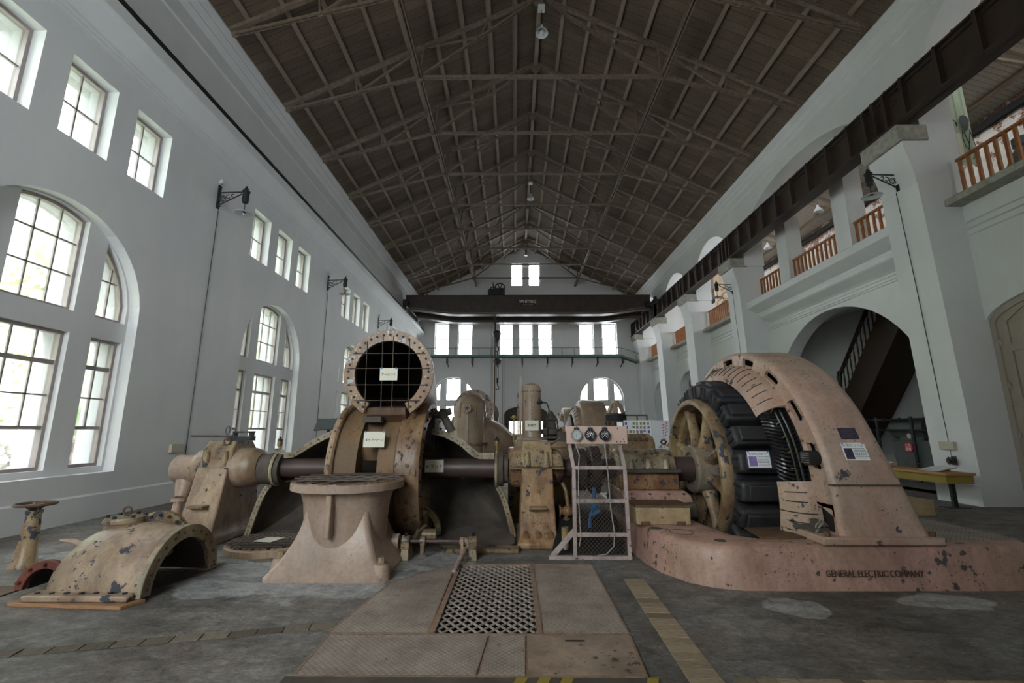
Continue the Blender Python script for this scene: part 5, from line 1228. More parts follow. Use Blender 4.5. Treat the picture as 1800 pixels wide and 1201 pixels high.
# ================================================================== LAMPS
def wall_lamp():
    t = thing('wall_lamp', (0, 0, 7.25), None, 'lamp', 'black bracket wall lamps')
    m = M['iron']
    MB().box(0, .03, -.045, .045, 6.83, 7.44).cyl((.03, 0, 7.40), (.05, 0, 7.40), .03, 8).build('back_plate', m, t, smooth=False)
    MB().cyl((0, 0, 7.25), (.62, 0, 7.27), .018, 8).cyl((.03, 0, 6.92), (.58, 0, 7.22), .016, 8).build('arm', m, t)
    q = MB()
    for cx, cz, r, a0, a1 in ((.11, 7.10, .075, 0, 400), (.11, 7.10, .04, 0, 300), (.25, 7.15, .05, 60, 330), (.35, 7.18, .035, 30, 300), (.06, 6.92, .04, 0, 300)):
        q.tube([(cx + r * cos(R(a0 + (a1 - a0) * i / 18)), 0, cz + r * sin(R(a0 + (a1 - a0) * i / 18))) for i in range(19)], .010, 6)
    q.build('scrollwork', m, t)
    MB().lathe([(6.97, .02), (6.98, .07), (7.05, .075), (7.06, .085), (7.09, .085), (7.1, .075), (7.25, .075), (7.26, .09), (7.29, .09), (7.30, .05), (7.33, .04), (7.35, .055), (7.37, .03), (7.42, .015), (7.43, 0)], 'z', (.68, 0, 0), seg=18).build('lantern_body', m, t)
    MB().cyl((.68, 0, 6.98), (.68, 0, 6.76), .010, 8).lathe([(6.71, .03), (6.76, .03), (6.79, .012)], 'z', (.68, 0, 0), seg=12).build('stem', m, t)
    MB().lathe([(6.695, .215), (6.70, .215), (6.745, .05), (6.74, .04), (6.69, .20)], 'z', (.68, 0, 0), seg=32, closed=True).build('shade', M['white_enamel'], t)
    MB().ball((.68, 0, 6.69), .03, 10).build('bulb', M['ceramic'], t)
    MB().lathe([(7.48, .02), (7.49, .05), (7.55, .055), (7.6, .03), (7.61, 0)], 'z', (.035, 0, 0), seg=12).cyl((.0, 0, 7.5), (.04, 0, 7.5), .02, 8).build('insulator', M['ceramic'], t)
    return t
w0 = wall_lamp()
WLAMPS = [(-7.3, 10.2, 0, 'black wall lamp on the left wall, the one nearest the viewer'), (-7.3, 16.85, 0, 'second black wall lamp along the left wall, above the second arched window group'),
          (-7.3, 23.5, 0, 'third black wall lamp along the left wall, beyond the round casing mouth'), (9.2, 9.98, 1, 'black wall lamp on the nearest right-hand pier'),
          (9.2, 18.35, 1, 'black wall lamp on the second right-hand pier, in front of the peach banner')]
for i, (x, y, rt, lab) in enumerate(WLAMPS):
    t = w0 if i == 0 else copy_tree(w0)
    t.location = (x, y, 7.25 + .28 * rt); t.rotation_euler = (0, 0, pi * rt); t['label'] = lab
for i, (x, y, z, lab) in enumerate(((-7.29, 10.25, 6.8, 'thin black cable running down the left wall from the nearest wall lamp'), (-7.29, 16.9, 6.8, 'thin black cable running down the left wall from the second wall lamp'),
                            (-7.29, 23.55, 6.8, 'thin black cable running down the left wall from the third wall lamp'))):
    tag(MB().cyl((x, y, z), (x, y, .85), .008, 6).build('cable', M['iron']), lab, 'cable')
tag(MB().tube([(9.17, 10.04, 7.1), (9.255, 10.04, 4.5), (9.352, 10.04, .95)], .008, 6).build('cable', M['iron']), 'thin black cable running down the nearest right-hand pier', 'cable')
tag(MB().tube([(9.17, 18.35, 7.1), (9.255, 18.35, 4.5), (9.352, 18.35, .95)], .008, 6).build('cable', M['iron']), 'thin black cable running down the second right-hand pier', 'cable')
def switch(x, y, z, s, lab):
    t = thing('wall_switch', (x, y, z), lab, 'switch')
    MB().box(min(x, x + s * .04), max(x, x + s * .04), y - .05, y + .05, z - .08, z + .1).build('base', M['iron'], t, bevel=.005)
    q = MB(); q.cyl((x + s * .04, y, z), (x + s * .13, y, z), .075, 16); q.cyl((x + s * .13, y, z), (x + s * .16, y, z), .04, 12); q.build('cover', M['iron'], t)
    q = MB()
    for k in range(6): a = 2 * pi * k / 6; q.ball((x + s * .10, y + .08 * cos(a), z + .08 * sin(a)), .018, 6)
    q.build('terminals', M['iron'], t)
switch(-7.3, 10.15, .80, 1, 'black round wall switch low on the left wall, under the cable'); switch(9.36, 9.98, .86, -1, 'black round wall switch low on the nearest right-hand pier')
tag(MB().box(-7.3, -7.23, 9.74, 10.10, 1.03, 1.21).build('junction_box', M['beige_box'], bevel=.006), 'cream rectangular junction box on the left wall', 'box')
tag(MB().box(9.27, 9.36, 9.87, 10.21, 1.09, 1.26).build('junction_box', M['beige_box'], bevel=.006), 'cream rectangular junction box on the nearest right-hand pier', 'box')
def pendant(x, y, zt, zl, lab, r=.2):
    t = thing('pendant_lamp', (x, y, zt), lab, 'lamp', 'white pendant lamps')
    MB().box(x - .11, x + .11, y - .11, y + .11, zt - .12, zt).build('ceiling_box', M['ceramic'], t, bevel=.01)
    MB().cyl((x, y, zt - .1), (x, y, zl + .28), .008, 6).build('cord', M['iron'], t)
    MB().lathe([(zl + .30, .0), (zl + .30, .035), (zl + .2, .05), (zl + .16, .1), (zl + .08, r * .85), (zl, r), (zl + .005, r - .01), (zl + .08, r * .85 - .012), (zl + .15, .09)], 'z', (x, y, 0), seg=28).build('shade', M['white_enamel'], t)
    MB().ball((x, y, zl + .04), .06, 12, 1.3).build('bulb', M['ceramic'], t)
pendant(.86, 12.1, 14.75, 13.75, 'white pendant lamp under the ridge, the one nearest the viewer'); pendant(.86, 22.5, 14.75, 13.75, 'white pendant lamp under the middle of the roof ridge')
pendant(.86, 32.8, 14.75, 13.75, 'white pendant lamp hanging before the top gable windows')
for y in (12.1, 22.5, 32.8):
    tag(MB().box(.80, .92, y - .05, y + .05, 14.75, RZ - .2).build('lamp_hanger', M['truss'], smooth=False), {12.1: 'steel hanger above the nearest pendant lamp', 22.5: 'steel hanger above the middle pendant lamp', 32.8: 'steel hanger above the farthest pendant lamp'}[y], 'hanger')
for y, lab in ((16.9, 'white pendant lamp over the gallery, seen between the two white columns'), (20.6, 'white pendant lamp over the gallery, second from the viewer')):
    pendant(12.2, y, 11.40, 10.1, lab, .18)
# ================================================================== FLOOR PLATES AND TRENCH COVERS
def fplate(pts, lab, z=.012, mat='tread'):
    t = thing('floor_plate', (sum(p[0] for p in pts) / len(pts), sum(p[1] for p in pts) / len(pts), 0), lab, 'floor plate')
    MB().prism(pts, 'z', .001, z).build('plate', M[mat], t, smooth=False)
    n = len(pts)
    for i in range(n):
        a = Vector(pts[i]).to_3d(); b = Vector(pts[(i + 1) % n]).to_3d(); a.z = b.z = z - .004; d = (b - a).normalized() * .01
        MB().bar(a + d, b - d, .016, .012).build('edge_bar', M['tread_edge'], t, smooth=False)
fplate([(-1.385, 3.73), (-.655, 3.73), (-.675, 5.50), (-.72, 5.50), (-1.245, 4.86), (-1.385, 3.87)], 'pink-brown chequered floor plate left of the open grating')
fplate([(.205, 3.73), (.845, 3.73), (.862, 5.50), (.205, 5.50)], 'pink-brown chequered floor plate right of the open grating')
fplate([(-1.37, 3.13), (-.245, 3.13), (-.20, 3.70), (-1.385, 3.70)], 'wide chequered floor plate at the front, on the left')
fplate([(-.235, 3.13), (.06, 3.13), (.075, 3.70), (-.19, 3.70)], 'narrow chequered floor plate in the middle of the front row')
fplate([(.07, 3.13), (.81, 3.13), (.845, 3.70), (.085, 3.70)], 'chequered floor plate with a small slot, at the right of the front row', mat='tread_tan')
tag(MB().box(.36, .50, 3.60, 3.62, .0122, .0145).build('slot', M['dark']), 'short dark finger slot in the right front floor plate', 'slot')
g = thing('floor_grating', (-.22, 4.6, 0), 'open diamond steel grating over the dark pit in the floor', 'grating')
for a, b, c, d in ((GX0 - .04, GX1 + .04, GY0 - .02, GY0 + .005), (GX0 - .04, GX1 + .04, GY1 - .005, GY1 + .02), (GX0 - .045, GX0 - .002, GY0, GY1), (GX1 + .002, GX1 + .04, GY0, GY1)):
    MB().box(a, b, c, d, 0.001, .018).build('frame_bar', M['tread_edge'], g, smooth=False)
mb = MB(); W_ = GX1 - GX0; H_2 = GY1 - GY0; stp = .088; sl_ = 1.35
k = -H_2 / sl_
while k < W_ + .01:
    # strips leaning both ways, clipped to the opening
    for sgn in (1, -1):
        x0, x1 = k, k + H_2 / sl_; t0, t1 = 0, 1
        if x0 < 0: t0 = (0 - x0) / (x1 - x0)
        if x1 > W_: t1 = (W_ - x0) / (x1 - x0)
        if t1 - t0 > .01:
            xa, xb = x0 + (x1 - x0) * t0, x0 + (x1 - x0) * t1; ya, yb = H_2 * t0, H_2 * t1
            if sgn < 0: ya, yb = H_2 - ya, H_2 - yb
            mb.bar((GX0 + xa, GY0 + ya, 0), (GX0 + xb, GY0 + yb, 0), .014, .010)
    k += stp
mb.build('lattice', M['grate_bar'], g, smooth=False)
tag(MB().box(-.12, .1, 3.8, 4.9, -.75, -.5).build('duct', M['steel'], bevel=.02), 'grey duct in the pit under the floor grating', 'duct')
tag(MB().cyl((-.25, 4.55, -1.1), (-.25, 4.55, -.35), .06, 12).cyl((-.25, 4.55, -.37), (-.25, 4.55, -.35), .10, 16).build('pit_post', M['steel']), 'grey round-topped post standing in the pit under the grating', 'post')
mb = MB()
es = thing('edge_strip', (-.3, 3.07, 0), 'dark front edge strip with worn yellow hazard paint', 'edge strip')
MB().box(-1.42, .86, 3.02, 3.125, .0, .010).build('strip', M['cast'], es, smooth=False)
for x in (-.02, .12, .26, .78): MB().prism([(x, 3.03), (x + .07, 3.03), (x + .10, 3.12), (x + .03, 3.12)], 'z', .010, .0125).build('hazard_stripe', M['table_side'], es, smooth=False)
n = 19
def trench(pa, pb, w0, w1, n, grp, cat_label, mat='plank'):
    # planks laid side by side from pa to pb; w0, w1 are the two long edges' offsets
    pa = Vector(pa); pb = Vector(pb); d = (pb - pa) / n; nn = Vector((-d.y, d.x)).normalized()
    for i in range(n):
        a = pa + d * (i + .03); b = pa + d * (i + .985 - random.choice((0, 0, 0, 0, .05))); z = .006 + random.uniform(-.002, .003)
        q = MB().prism([tuple(a + nn * w0), tuple(a + nn * w1), tuple(b + nn * w1), tuple(b + nn * w0)], 'z', .0005, z)
        tag(q.build('trench_plank', M[mat], smooth=False, bevel=.003), cat_label(i), 'plank', grp)
trench((1.215, 5.04), (1.155, 2.9), -.105, .105, 19, 'planks of the right trench cover', lambda i: '%s worn plank of the right-hand trench cover, counted from the pink plinth' % ORD[i], 'plank_tan')
trench((-1.40, 3.89), (-3.95, 3.30), -.055, .055, 14, 'planks of the left trench cover', lambda i: '%s worn plank of the left trench cover, counted from the chequered plates' % ORD[i])
trench((1.34, 3.05), (3.9, 3.02), -.06, .08, 20, 'planks of the front trench cover', lambda i: '%s plank of the trench cover at the lower right, counted from its left end' % ORD[i], 'plank_tan')
MB_ = MB().box(-5.1, -4.72, 4.40, 4.75, .0, .012); tag(MB_.build('drain_cover', M['rust'], smooth=False, bevel=.003), 'small rusty drain cover in the floor at the far left', 'cover')
# ================================================================== GAUGE LADDER
LD = thing('gauge_stand', (1.03, 5.75, 0), 'pale pink ladder-like guard stand with wire mesh, holding the gauge panel', 'stand')
m = M['paint_ladder']
def post(pts, nm='post'):
    q = MB()
    for a, b in zip(pts, pts[1:]): q.bar(a, b, .042, .042, up=(0, 1, 0))
    q.build(nm, m, LD, bevel=.003)
post([(.712, 5.75, 0), (.722, 5.75, 1.02), (.675, 5.78, 1.33)]); post([(1.357, 5.75, 0), (1.345, 5.75, 1.02), (1.30, 5.78, 1.33)])
for z in (1.05, .665, .28): MB().box(.74, 1.34, 5.73, 5.77, z - .025, z + .018).build('rung', m, LD, bevel=.003)
MB().box(.40, 1.38, 5.72, 5.78, .0, .04).build('base_bar', m, LD, bevel=.003)
MB().bar((.44, 5.76, .03), (.71, 5.76, .32), .06, .03, up=(0, 1, 0)).build('brace', m, LD, bevel=.003)
mb = MB(); x0, x1, z0, z1 = .735, 1.345, .04, 1.30; stp = .05; k = -(z1 - z0)
while k < (x1 - x0):
    for sgn in (1, -1):
        a0 = max(0, -k); a1 = min(z1 - z0, (x1 - x0) - k)
        if a1 - a0 > .02:
            za, zb = (z0 + a0, z0 + a1) if sgn > 0 else (z1 - a0, z1 - a1)
            mb.bar((x0 + k + a0, 5.775, za), (x0 + k + a1, 5.775, zb), .0035, .0035)
    k += stp
mb.build('wire_mesh', M['wire'], LD, smooth=False)
GP = thing('gauge_board', (1.01, 5.72, 1.44), 'pale pink panel plate with three round gauges at the top of the ladder stand', 'panel')
MB().box(.637, 1.385, 5.715, 5.735, 1.335, 1.548).build('plate', M['paint_panel'], GP, bevel=.003)
mb = MB()
for x, z in ((1.27, 1.522), (1.255, 1.36), (1.30, 1.36), (1.345, 1.36), (1.34, 1.39)): mb.cyl((x, 5.71, z), (x, 5.716, z), .008, 8)
mb.split('screw_hole', M['dark'], GP)
for k, (x, fm) in enumerate(((.757, 'gauge_face'), (.925, 'dark'), (1.102, 'dark'))):
    gz = 1.442; gg = MB().lathe([(5.66, .056), (5.66, .066), (5.715, .066), (5.715, .0)], 'y', (x, 0, gz), seg=32).lathe([(5.66, .056), (5.672, .052)], 'y', (x, 0, gz), seg=32).build('gauge', M['steel'] if k == 0 else M['iron'], GP)
    MB().cyl((x, 5.668, gz), (x, 5.674, gz), .054, 28).build('dial', M[fm], gg)
    q = MB(); mk = M['grey_ink'] if k == 0 else M['white_paper']
    for i in range(11):
        a = R(225 - 27 * i); q.bar((x + .036 * cos(a), 5.667, gz + .036 * sin(a)), (x + .048 * cos(a), 5.667, gz + .048 * sin(a)), .005, .002, up=(0, 1, 0))
        if k: q.bar((x + .026 * cos(a) - .005, 5.667, gz + .026 * sin(a)), (x + .026 * cos(a) + .005, 5.667, gz + .026 * sin(a)), .006, .002, up=(0, 1, 0))
    q.build('dial_marks', mk, gg, smooth=False)
    a = R((255, 60, 45)[k]); MB().bar((x - .012 * cos(a), 5.665, gz - .012 * sin(a)), (x + .04 * cos(a), 5.665, gz + .04 * sin(a)), .004, .002, up=(0, 1, 0)).cyl((x, 5.663, gz), (x, 5.668, gz), .007, 10).build('pointer', mk, gg)
    q = MB()
    for dx in (-.018, .018): q.cyl((x + dx, 5.69, gz + .06), (x + dx, 5.69, gz + .092), .011, 8)
    q.box(x - .03, x + .03, 5.68, 5.7, gz + .075, gz + .09); q.build('clamp', M['iron'], gg)
    q = MB(); q.tube([(x + .0, 5.70, gz + .09), (x + .02, 5.72, gz + .12), (x + .01, 5.76, gz + .10)], .005, 6); q.build('lead', M['cable'], gg)
MB().box(1.27, 1.34, 5.73, 5.735, 1.548, 1.60).build('tag_card', M['white_paper'], GP)
tag(MB().tube([(1.10, 5.72, 1.37), (1.115, 5.715, 1.2), (1.13, 5.71, 1.0), (1.145, 5.71, .6), (1.18, 5.71, .3), (1.17, 5.73, .15), (1.08, 5.74, .06), (.98, 5.74, .045)], .008, 8).build('hose', M['cable']), 'grey hose hanging down in front of the wire mesh from the gauge panel', 'hose')
tag(MB().tube([(.745, 5.73, 1.34), (.79, 5.72, 1.2), (.775, 5.72, 1.06), (.765, 5.72, .7), (.78, 5.72, .25), (.76, 5.74, .15)], .007, 8).build('hose', M['paint_ladder']), 'pinkish hose along the left post of the ladder stand', 'hose')
t = thing('pipe_stub', (.63, 6.05, 0), 'short pale pipe stub with a yellow band, left of the ladder stand', 'pipe')
MB().cyl((.63, 6.05, 0), (.63, 6.05, .30), .045, 18).build('stub', M['paint_cream'], t); MB().cyl((.63, 6.05, .22), (.63, 6.05, .26), .0465, 18).build('band', M['table_side'], t)
t = thing('valve_pipe', (.72, 6.45, 0), 'rusty orange valve and piping between the pedestal and the ladder stand', 'valve')
MB().tube([(.70, 6.5, 0), (.70, 6.5, .35), (.72, 6.48, .5), (.70, 6.5, .68), (.66, 6.55, .78)], .028, 12).build('pipe', M['paint_orange'], t)
q = MB(); q.ball((.71, 6.49, .42), .075, 14); q.cyl((.60, 6.49, .42), (.84, 6.49, .42), .05, 14); q.cyl((.62, 6.49, .42), (.60, 6.49, .42), .08, 14); q.cyl((.82, 6.49, .42), (.84, 6.49, .42), .08, 14); q.build('valve_body', M['paint_orange'], t)
MB().cyl((.70, 6.49, .2), (.70, 6.49, .24), .06, 12).cyl((.70, 6.49, .30), (.70, 6.49, .33), .05, 12).split('union', M['rust'], t)
t = thing('blue_valve', (1.05, 6.3, 0), 'small blue valve pipe seen through the wire mesh of the ladder stand', 'valve')
MB().tube([(1.05, 6.3, .75), (1.05, 6.3, .52), (1.0, 6.28, .42), (.98, 6.28, .33), (.98, 6.3, 0)], .022, 10).build('pipe', M['blue_pipe'], t); MB().ball((1.05, 6.3, .5), .05, 12).cyl((1.0, 6.28, .4), (1.12, 6.28, .46), .03, 10).build('body', M['blue_pipe'], t)
MB_ = MB(); MB_.loft([[(.45, 5.95, 0), (1.36, 5.95, 0), (1.36, 7.6, 0), (.6, 7.6, 0)], [(.62, 6.6, .38), (1.36, 6.4, .38), (1.36, 7.4, .38), (.62, 7.4, .38)]]); tag(MB_.build('bed_block', M['dark'], bevel=.03), 'dark machine bed block behind the ladder stand', 'block')
# ================================================================== GOVERNOR TANK
GV = thing('governor_tank', (.30, 8.2, 0), 'upright beige riveted pressure tank behind the bearing pedestal, carrying a paper sign', 'tank')
MB().box(-.12, .95, 7.9, 8.7, 0, 1.20).build('base_cabinet', M['paint_worn'], GV, bevel=.03)
MB().box(-.02, .90, 7.95, 8.6, 1.20, 1.32).build('base_flange', M['paint_worn'], GV, bevel=.015)
MB().lathe([(1.32, .27), (1.37, .27), (1.375, .18), (1.40, .172), (2.18, .172), (2.2, .176), (2.24, .17), (2.29, .14), (2.325, .08), (2.335, 0)], 'z', (.297, 8.2, 0), seg=36).build('shell', M['paint_far'], GV, angle=25)
mb = MB()
for i in range(22): a = 2 * pi * i / 22; mb.ball((.297 + .174 * cos(a), 8.2 + .174 * sin(a), 2.18), .010, 6)
for i in range(20): mb.ball((.285 + .015 * (i % 2), 8.2 - .173, 1.40 + .038 * i), .008, 6)
mb.split('rivet', M['cast'], GV)
MB().box(.075, .12, 8.1, 8.15, 1.25, 2.47).build('upright', M['paint_far'], GV); MB().box(.045, .065, 8.15, 8.18, 1.25, 2.17).build('pipe', M['paint_worn'], GV)
q = MB(); q.cyl((.40, 8.03, 1.98), (.47, 7.98, 1.98), .03, 10); q.cyl((.42, 8.0, 1.98), (.42, 8.0, 2.06), .012, 8); q.tube([(.45, 8.0, 1.98), (.56, 8.0, 1.97), (.60, 8.02, 1.85), (.56, 8.05, 1.6), (.56, 8.05, 1.38)], .012, 8); q.build('stop_cock', M['iron'], GV)
mb = MB(); mb.cyl((-.02, 8.05, 1.3), (-.02, 8.05, 1.75), .014, 8); mb.ball((-.02, 8.05, 1.72), .04, 10); mb.cyl((-.08, 8.05, 1.72), (.04, 8.05, 1.72), .012, 8); mb.build('side_valve', M['brass'], GV)
sign('notice', (.295, 8.015, 1.58), .235, .175, [('調速機', 0, 0, .05, 'ink')], 'cream paper sign with three characters on the upright tank', tapes=False)
t = thing('speed_governor', (.68, 8.3, 1.32), 'black governor head with a round cap behind the bearing pedestal', 'governor')
MB().lathe([(1.32, .10), (1.42, .10), (1.43, .19), (1.52, .19), (1.54, .08), (1.66, .07), (1.68, .10), (1.74, .09), (1.78, .05), (1.84, .02), (1.85, 0)], 'z', (.66, 8.3, 0), seg=24).build('body', M['cast'], t)
MB().cyl((.42, 8.1, 1.36), (.95, 8.1, 1.38), .025, 8).box(.74, .92, 8.05, 8.2, 1.32, 1.48).build('linkage', M['cast'], t)
q = MB(); q.lathe([(7.99, .05), (7.99, .0)], 'y', (.80, 0, 1.60), seg=16); q.lathe([(7.985, .06), (8.02, .06)], 'y', (.80, 0, 1.60), seg=16); q.build('small_gauge', M['gauge_face'], t)
MB().cyl((.80, 8.1, 1.48), (.80, 8.05, 1.56), .015, 8).build('gauge_stem', M['brass'], t)
t = thing('bearing_block', (2.35, 9.3, 0), 'mustard-brown bolted housing behind the bearing, beside the display boards', 'housing')
MB().loft([[(1.95, 9.0, z), (2.72 - d, 9.0, z), (2.72 - d, 9.7, z), (1.95, 9.7, z)] for z, d in ((0, 0), (1.25, 0), (1.37, .04), (1.43, .12))]).build('body', M['paint_worn'], t, bevel=.02)
mb = MB()
for i in range(6): mb.hexbolt((2.0 + i * .11, 8.99, 1.33), (0, -1, 0), .035, .03)
mb.split('bolt', M['cast'], t)
# ================================================================== LEFT WALL SIDE BITS
tag(MB().tube([(-5.85, 8.2, 0), (-5.83, 8.2, .45), (-5.80, 8.2, .95)], .035, 14).lathe([(.12, .06), (.15, .06)], 'z', (-5.845, 8.2, 0), seg=14).cyl((-5.92, 8.2, .135), (-5.77, 8.2, .135), .02, 8).build('pipe', M['blue_pipe']), 'bright blue upright pipe at the left, behind the half casing', 'pipe')
t = thing('slanted_board', (-4.6, 11.5, 0), 'dark slanted information board on a stand near the left windows', 'board')
MB().loft([[(-4.95, 11.3, 1.50), (-4.35, 11.3, 1.55), (-4.35, 11.5, 1.80), (-4.95, 11.5, 1.78)], [(-4.95, 11.33, 1.48), (-4.35, 11.33, 1.53), (-4.35, 11.53, 1.78), (-4.95, 11.53, 1.76)]]).build('panel', M['grey_cabinet'], t, smooth=False)
MB().box(-4.68, -4.62, 11.45, 11.5, 0, 1.62).box(-4.85, -4.45, 11.3, 11.65, 0, .03).build('post', M['iron'], t, smooth=False)
# ================================================================== AISLE AND GALLERY CONTENTS
t = thing('display_table', (8.7, 10.4, 0), 'long light-wood display table with a mustard side, by the nearest right-hand pier', 'table')
MB().box(8.40, 9.0, 9.22, 11.7, .625, .675).build('table_top', M['table_top'], t, bevel=.004, smooth=False)
MB().box(8.43, 8.97, 9.25, 11.67, .47, .625).build('apron', M['table_side'], t, smooth=False)
for y in (9.45, 11.45):
    q = MB().box(8.66, 8.74, y - .03, y + .03, .012, .47); q.build('leg', M['iron'], t, smooth=False)
    q = MB().box(8.48, 8.92, y - .11, y + .11, 0, .012); q.build('foot_plate', M['iron'], t, smooth=False)
def info_board(x, y, lab):
    t = thing('info_board', (x, y, .675), lab, 'board')
    MB().loft([[(x - .20, y - .24, .68), (x + .22, y - .24, .77), (x + .22, y + .24, .77), (x - .20, y + .24, .68)], [(x - .20, y - .24, .675), (x + .24, y - .24, .755), (x + .24, y + .24, .755), (x - .20, y + .24, .675)]]).build('board', M['table_top'], t, smooth=False)
    MB().loft([[(x - .19, y - .225, .6845), (x + .21, y - .225, .7705), (x + .21, y + .225, .7705), (x - .19, y + .225, .6845)], [(x - .19, y - .225, .683), (x + .21, y - .225, .769), (x + .21, y + .225, .769), (x - .19, y + .225, .683)]]).build('sheet', M['white_paper'], t, smooth=False)
    q = MB()
    for i in range(6):
        xx = x - .15 + i * .06; z = .6855 + (xx - x + .19) * .215
        q.bar((xx, y - .2, z + .0005), (xx, y + .2 - .1 * (i % 2), z + .0005), .012, .001)
    q.build('small_print', M['grey_ink'], t, smooth=False)
    MB().box(x + .16, x + .2, y - .1, y + .1, .672, .75).build('prop', M['table_top'], t, smooth=False)
info_board(8.68, 9.72, 'slanted white information sheet at the near end of the display table'); info_board(8.68, 11.2, 'slanted white information sheet at the far end of the display table')
t = thing('step_box', (7.25, 8.75, 0), 'cream chequer-plate step box on the floor beyond the generator, near the display table', 'step')
MB().box(7.0, 7.5, 8.55, 9.1, 0, .27).build('box', M['tread_step'], t, bevel=.01)
# machinery behind the near arch
c = thing('switch_cabinet', (12.2, 14.0, 0), 'dark grey-green cabinet behind the big arch, bearing a round red warning sign', 'cabinet')
MB().box(11.85, 12.5, 13.2, 14.6, 0, 1.2).build('body', M['grey_cabinet'], c, bevel=.02)
MB().box(11.83, 11.85, 13.3, 14.5, .15, 1.1).build('door', M['grey_cabinet'], c, bevel=.008)
MB().tube([(11.8, 13.62, .52), (11.72, 13.62, .55), (11.72, 13.92, .55), (11.8, 13.92, .52)], .012, 6).build('handle', M['steel'], c)
s_ = thing('warning_sign', (11.82, 14.0, 1.0), 'round red warning sign with white characters on the dark cabinet', 'sign')
MB().cyl((11.828, 14.0, 1.0), (11.80, 14.0, 1.0), .155, 32).build('disc', M['red_sign'], s_)
text('火気', .105, (11.795, 14.0, 1.055), (R(90), 0, R(-90)), M['white_paper'], s_); text('厳禁', .105, (11.795, 14.0, .94), (R(90), 0, R(-90)), M['white_paper'], s_)
f = thing('pipe_railing', (12.0, 14.0, 0), 'dark pipe railing with gauges around the cabinet behind the arch', 'frame')
for y in (12.9, 13.7, 15.0): MB().cyl((11.75, y, 0), (11.75, y, 1.9), .045, 10).build('post', M['iron'], f)
MB().cyl((11.75, 12.6, 1.82), (11.75, 16.2, 1.82), .035, 10).cyl((11.75, 12.6, 1.5), (11.75, 16.2, 1.5), .03, 10).build('rail', M['iron'], f)
mb = MB()
for y in (13.2, 14.1, 14.7, 15.6): mb.ball((11.75, y, 1.82), .06, 8)
mb.split('fitting', M['iron'], f)
for y, z in ((13.75, 1.33), (13.05, 1.2)):
    q = MB().cyl((11.70, y, z), (11.66, y, z), .08, 20); q.build('gauge', M['steel'], f)
    MB().cyl((11.66, y, z), (11.655, y, z), .065, 20).build('dial', M['gauge_face'], f)
tag(MB().lathe([(-.6, .0), (-.6, .32), (.6, .32), (.6, 0)], 'y', (12.25, 14.2, 1.55), seg=24).box(12.05, 12.45, 13.7, 14.55, 1.2, 1.35).build('air_vessel', M['grey_cabinet']), 'rounded grey vessel on top of the machinery behind the arch', 'vessel')
tag(MB().box(12.7, 13.6, 12.0, 14.9, 0, 1.45).build('machine_block', M['dark'], bevel=.03), 'black machinery in the dark behind the arch', 'machine')
st = thing('staircase', (12.6, 15.2, 0), 'dark red-brown wooden staircase rising behind the big arch', 'stairs')
sly = lambda y: 2.65 + 1.2 * (16.74 - y)
def stringer(x0, x1):
    y0, y1 = 17.5, 13.3
    MB().prism([(y0, sly(y0)), (y1, sly(y1)), (y1, sly(y1) - 1.45), (15.9, sly(15.9) - 1.5), (y0, sly(y0) - 1.4)], 'x', x0, x1).build('stringer', M['stair'], st, smooth=False, bevel=.01)
stringer(12.0, 12.08); stringer(13.1, 13.18)
mb = MB(); k = 0
while 17.4 - .17 * k > 13.4:
    y = 17.4 - .17 * k; mb.box(12.08, 13.1, y - .2, y, sly(y) - .12, sly(y) - .07); mb.box(12.08, 13.1, y - .2, y - .18, sly(y) - .1, sly(y) + .1); k += 1
mb.build('treads', M['stair'], st, smooth=False)
MB().prism([(17.5, sly(17.5) - 1.4), (15.9, sly(15.9) - 1.5), (13.3, sly(13.3) - 1.45), (13.3, sly(13.3) - 1.35), (15.9, sly(15.9) - 1.4), (17.5, sly(17.5) - 1.3)], 'x', 12.08, 13.1).build('soffit', M['stair'], st, smooth=False)
MB().box(12.0, 13.2, 17.5, 18.9, 0, 1.75).build('landing', M['stair'], st, smooth=False)
MB().bar((12.04, 16.75, sly(16.75) + .88), (12.04, 13.2, sly(13.2) + .88), .09, .09).build('handrail', M['stair'], st, smooth=False)
for i in range(16):
    y = 16.55 - .21 * i; z = sly(y)
    MB().lathe([(z, .03), (z + .1, .034), (z + .14, .018), (z + .4, .03), (z + .68, .018), (z + .74, .034), (z + .86, .03)], 'z', (12.04, y, 0), seg=8).build('baluster', M['stair'], st)
z = sly(16.8)
MB().lathe([(z - .4, .08), (z + .3, .08), (z + .34, .05), (z + .7, .065), (z + .76, .09), (z + .9, .09), (z + .94, .05), (z + 1.0, .07), (z + 1.06, .04), (z + 1.1, 0)], 'z', (12.04, 16.8, 0), seg=12).build('newel_post', M['stair'], st)
d3 = struct(MB().box(13.88, 13.95, 10.6, 12.4, 0, 3.6).build('door_3', M['shutter'], smooth=False))
struct(MB().box(13.84, 13.92, 10.45, 10.6, 0, 3.75).box(13.84, 13.92, 12.4, 12.55, 0, 3.75).box(13.84, 13.92, 10.45, 12.55, 3.6, 3.75).build('trim_3', M['shutter'], smooth=False))
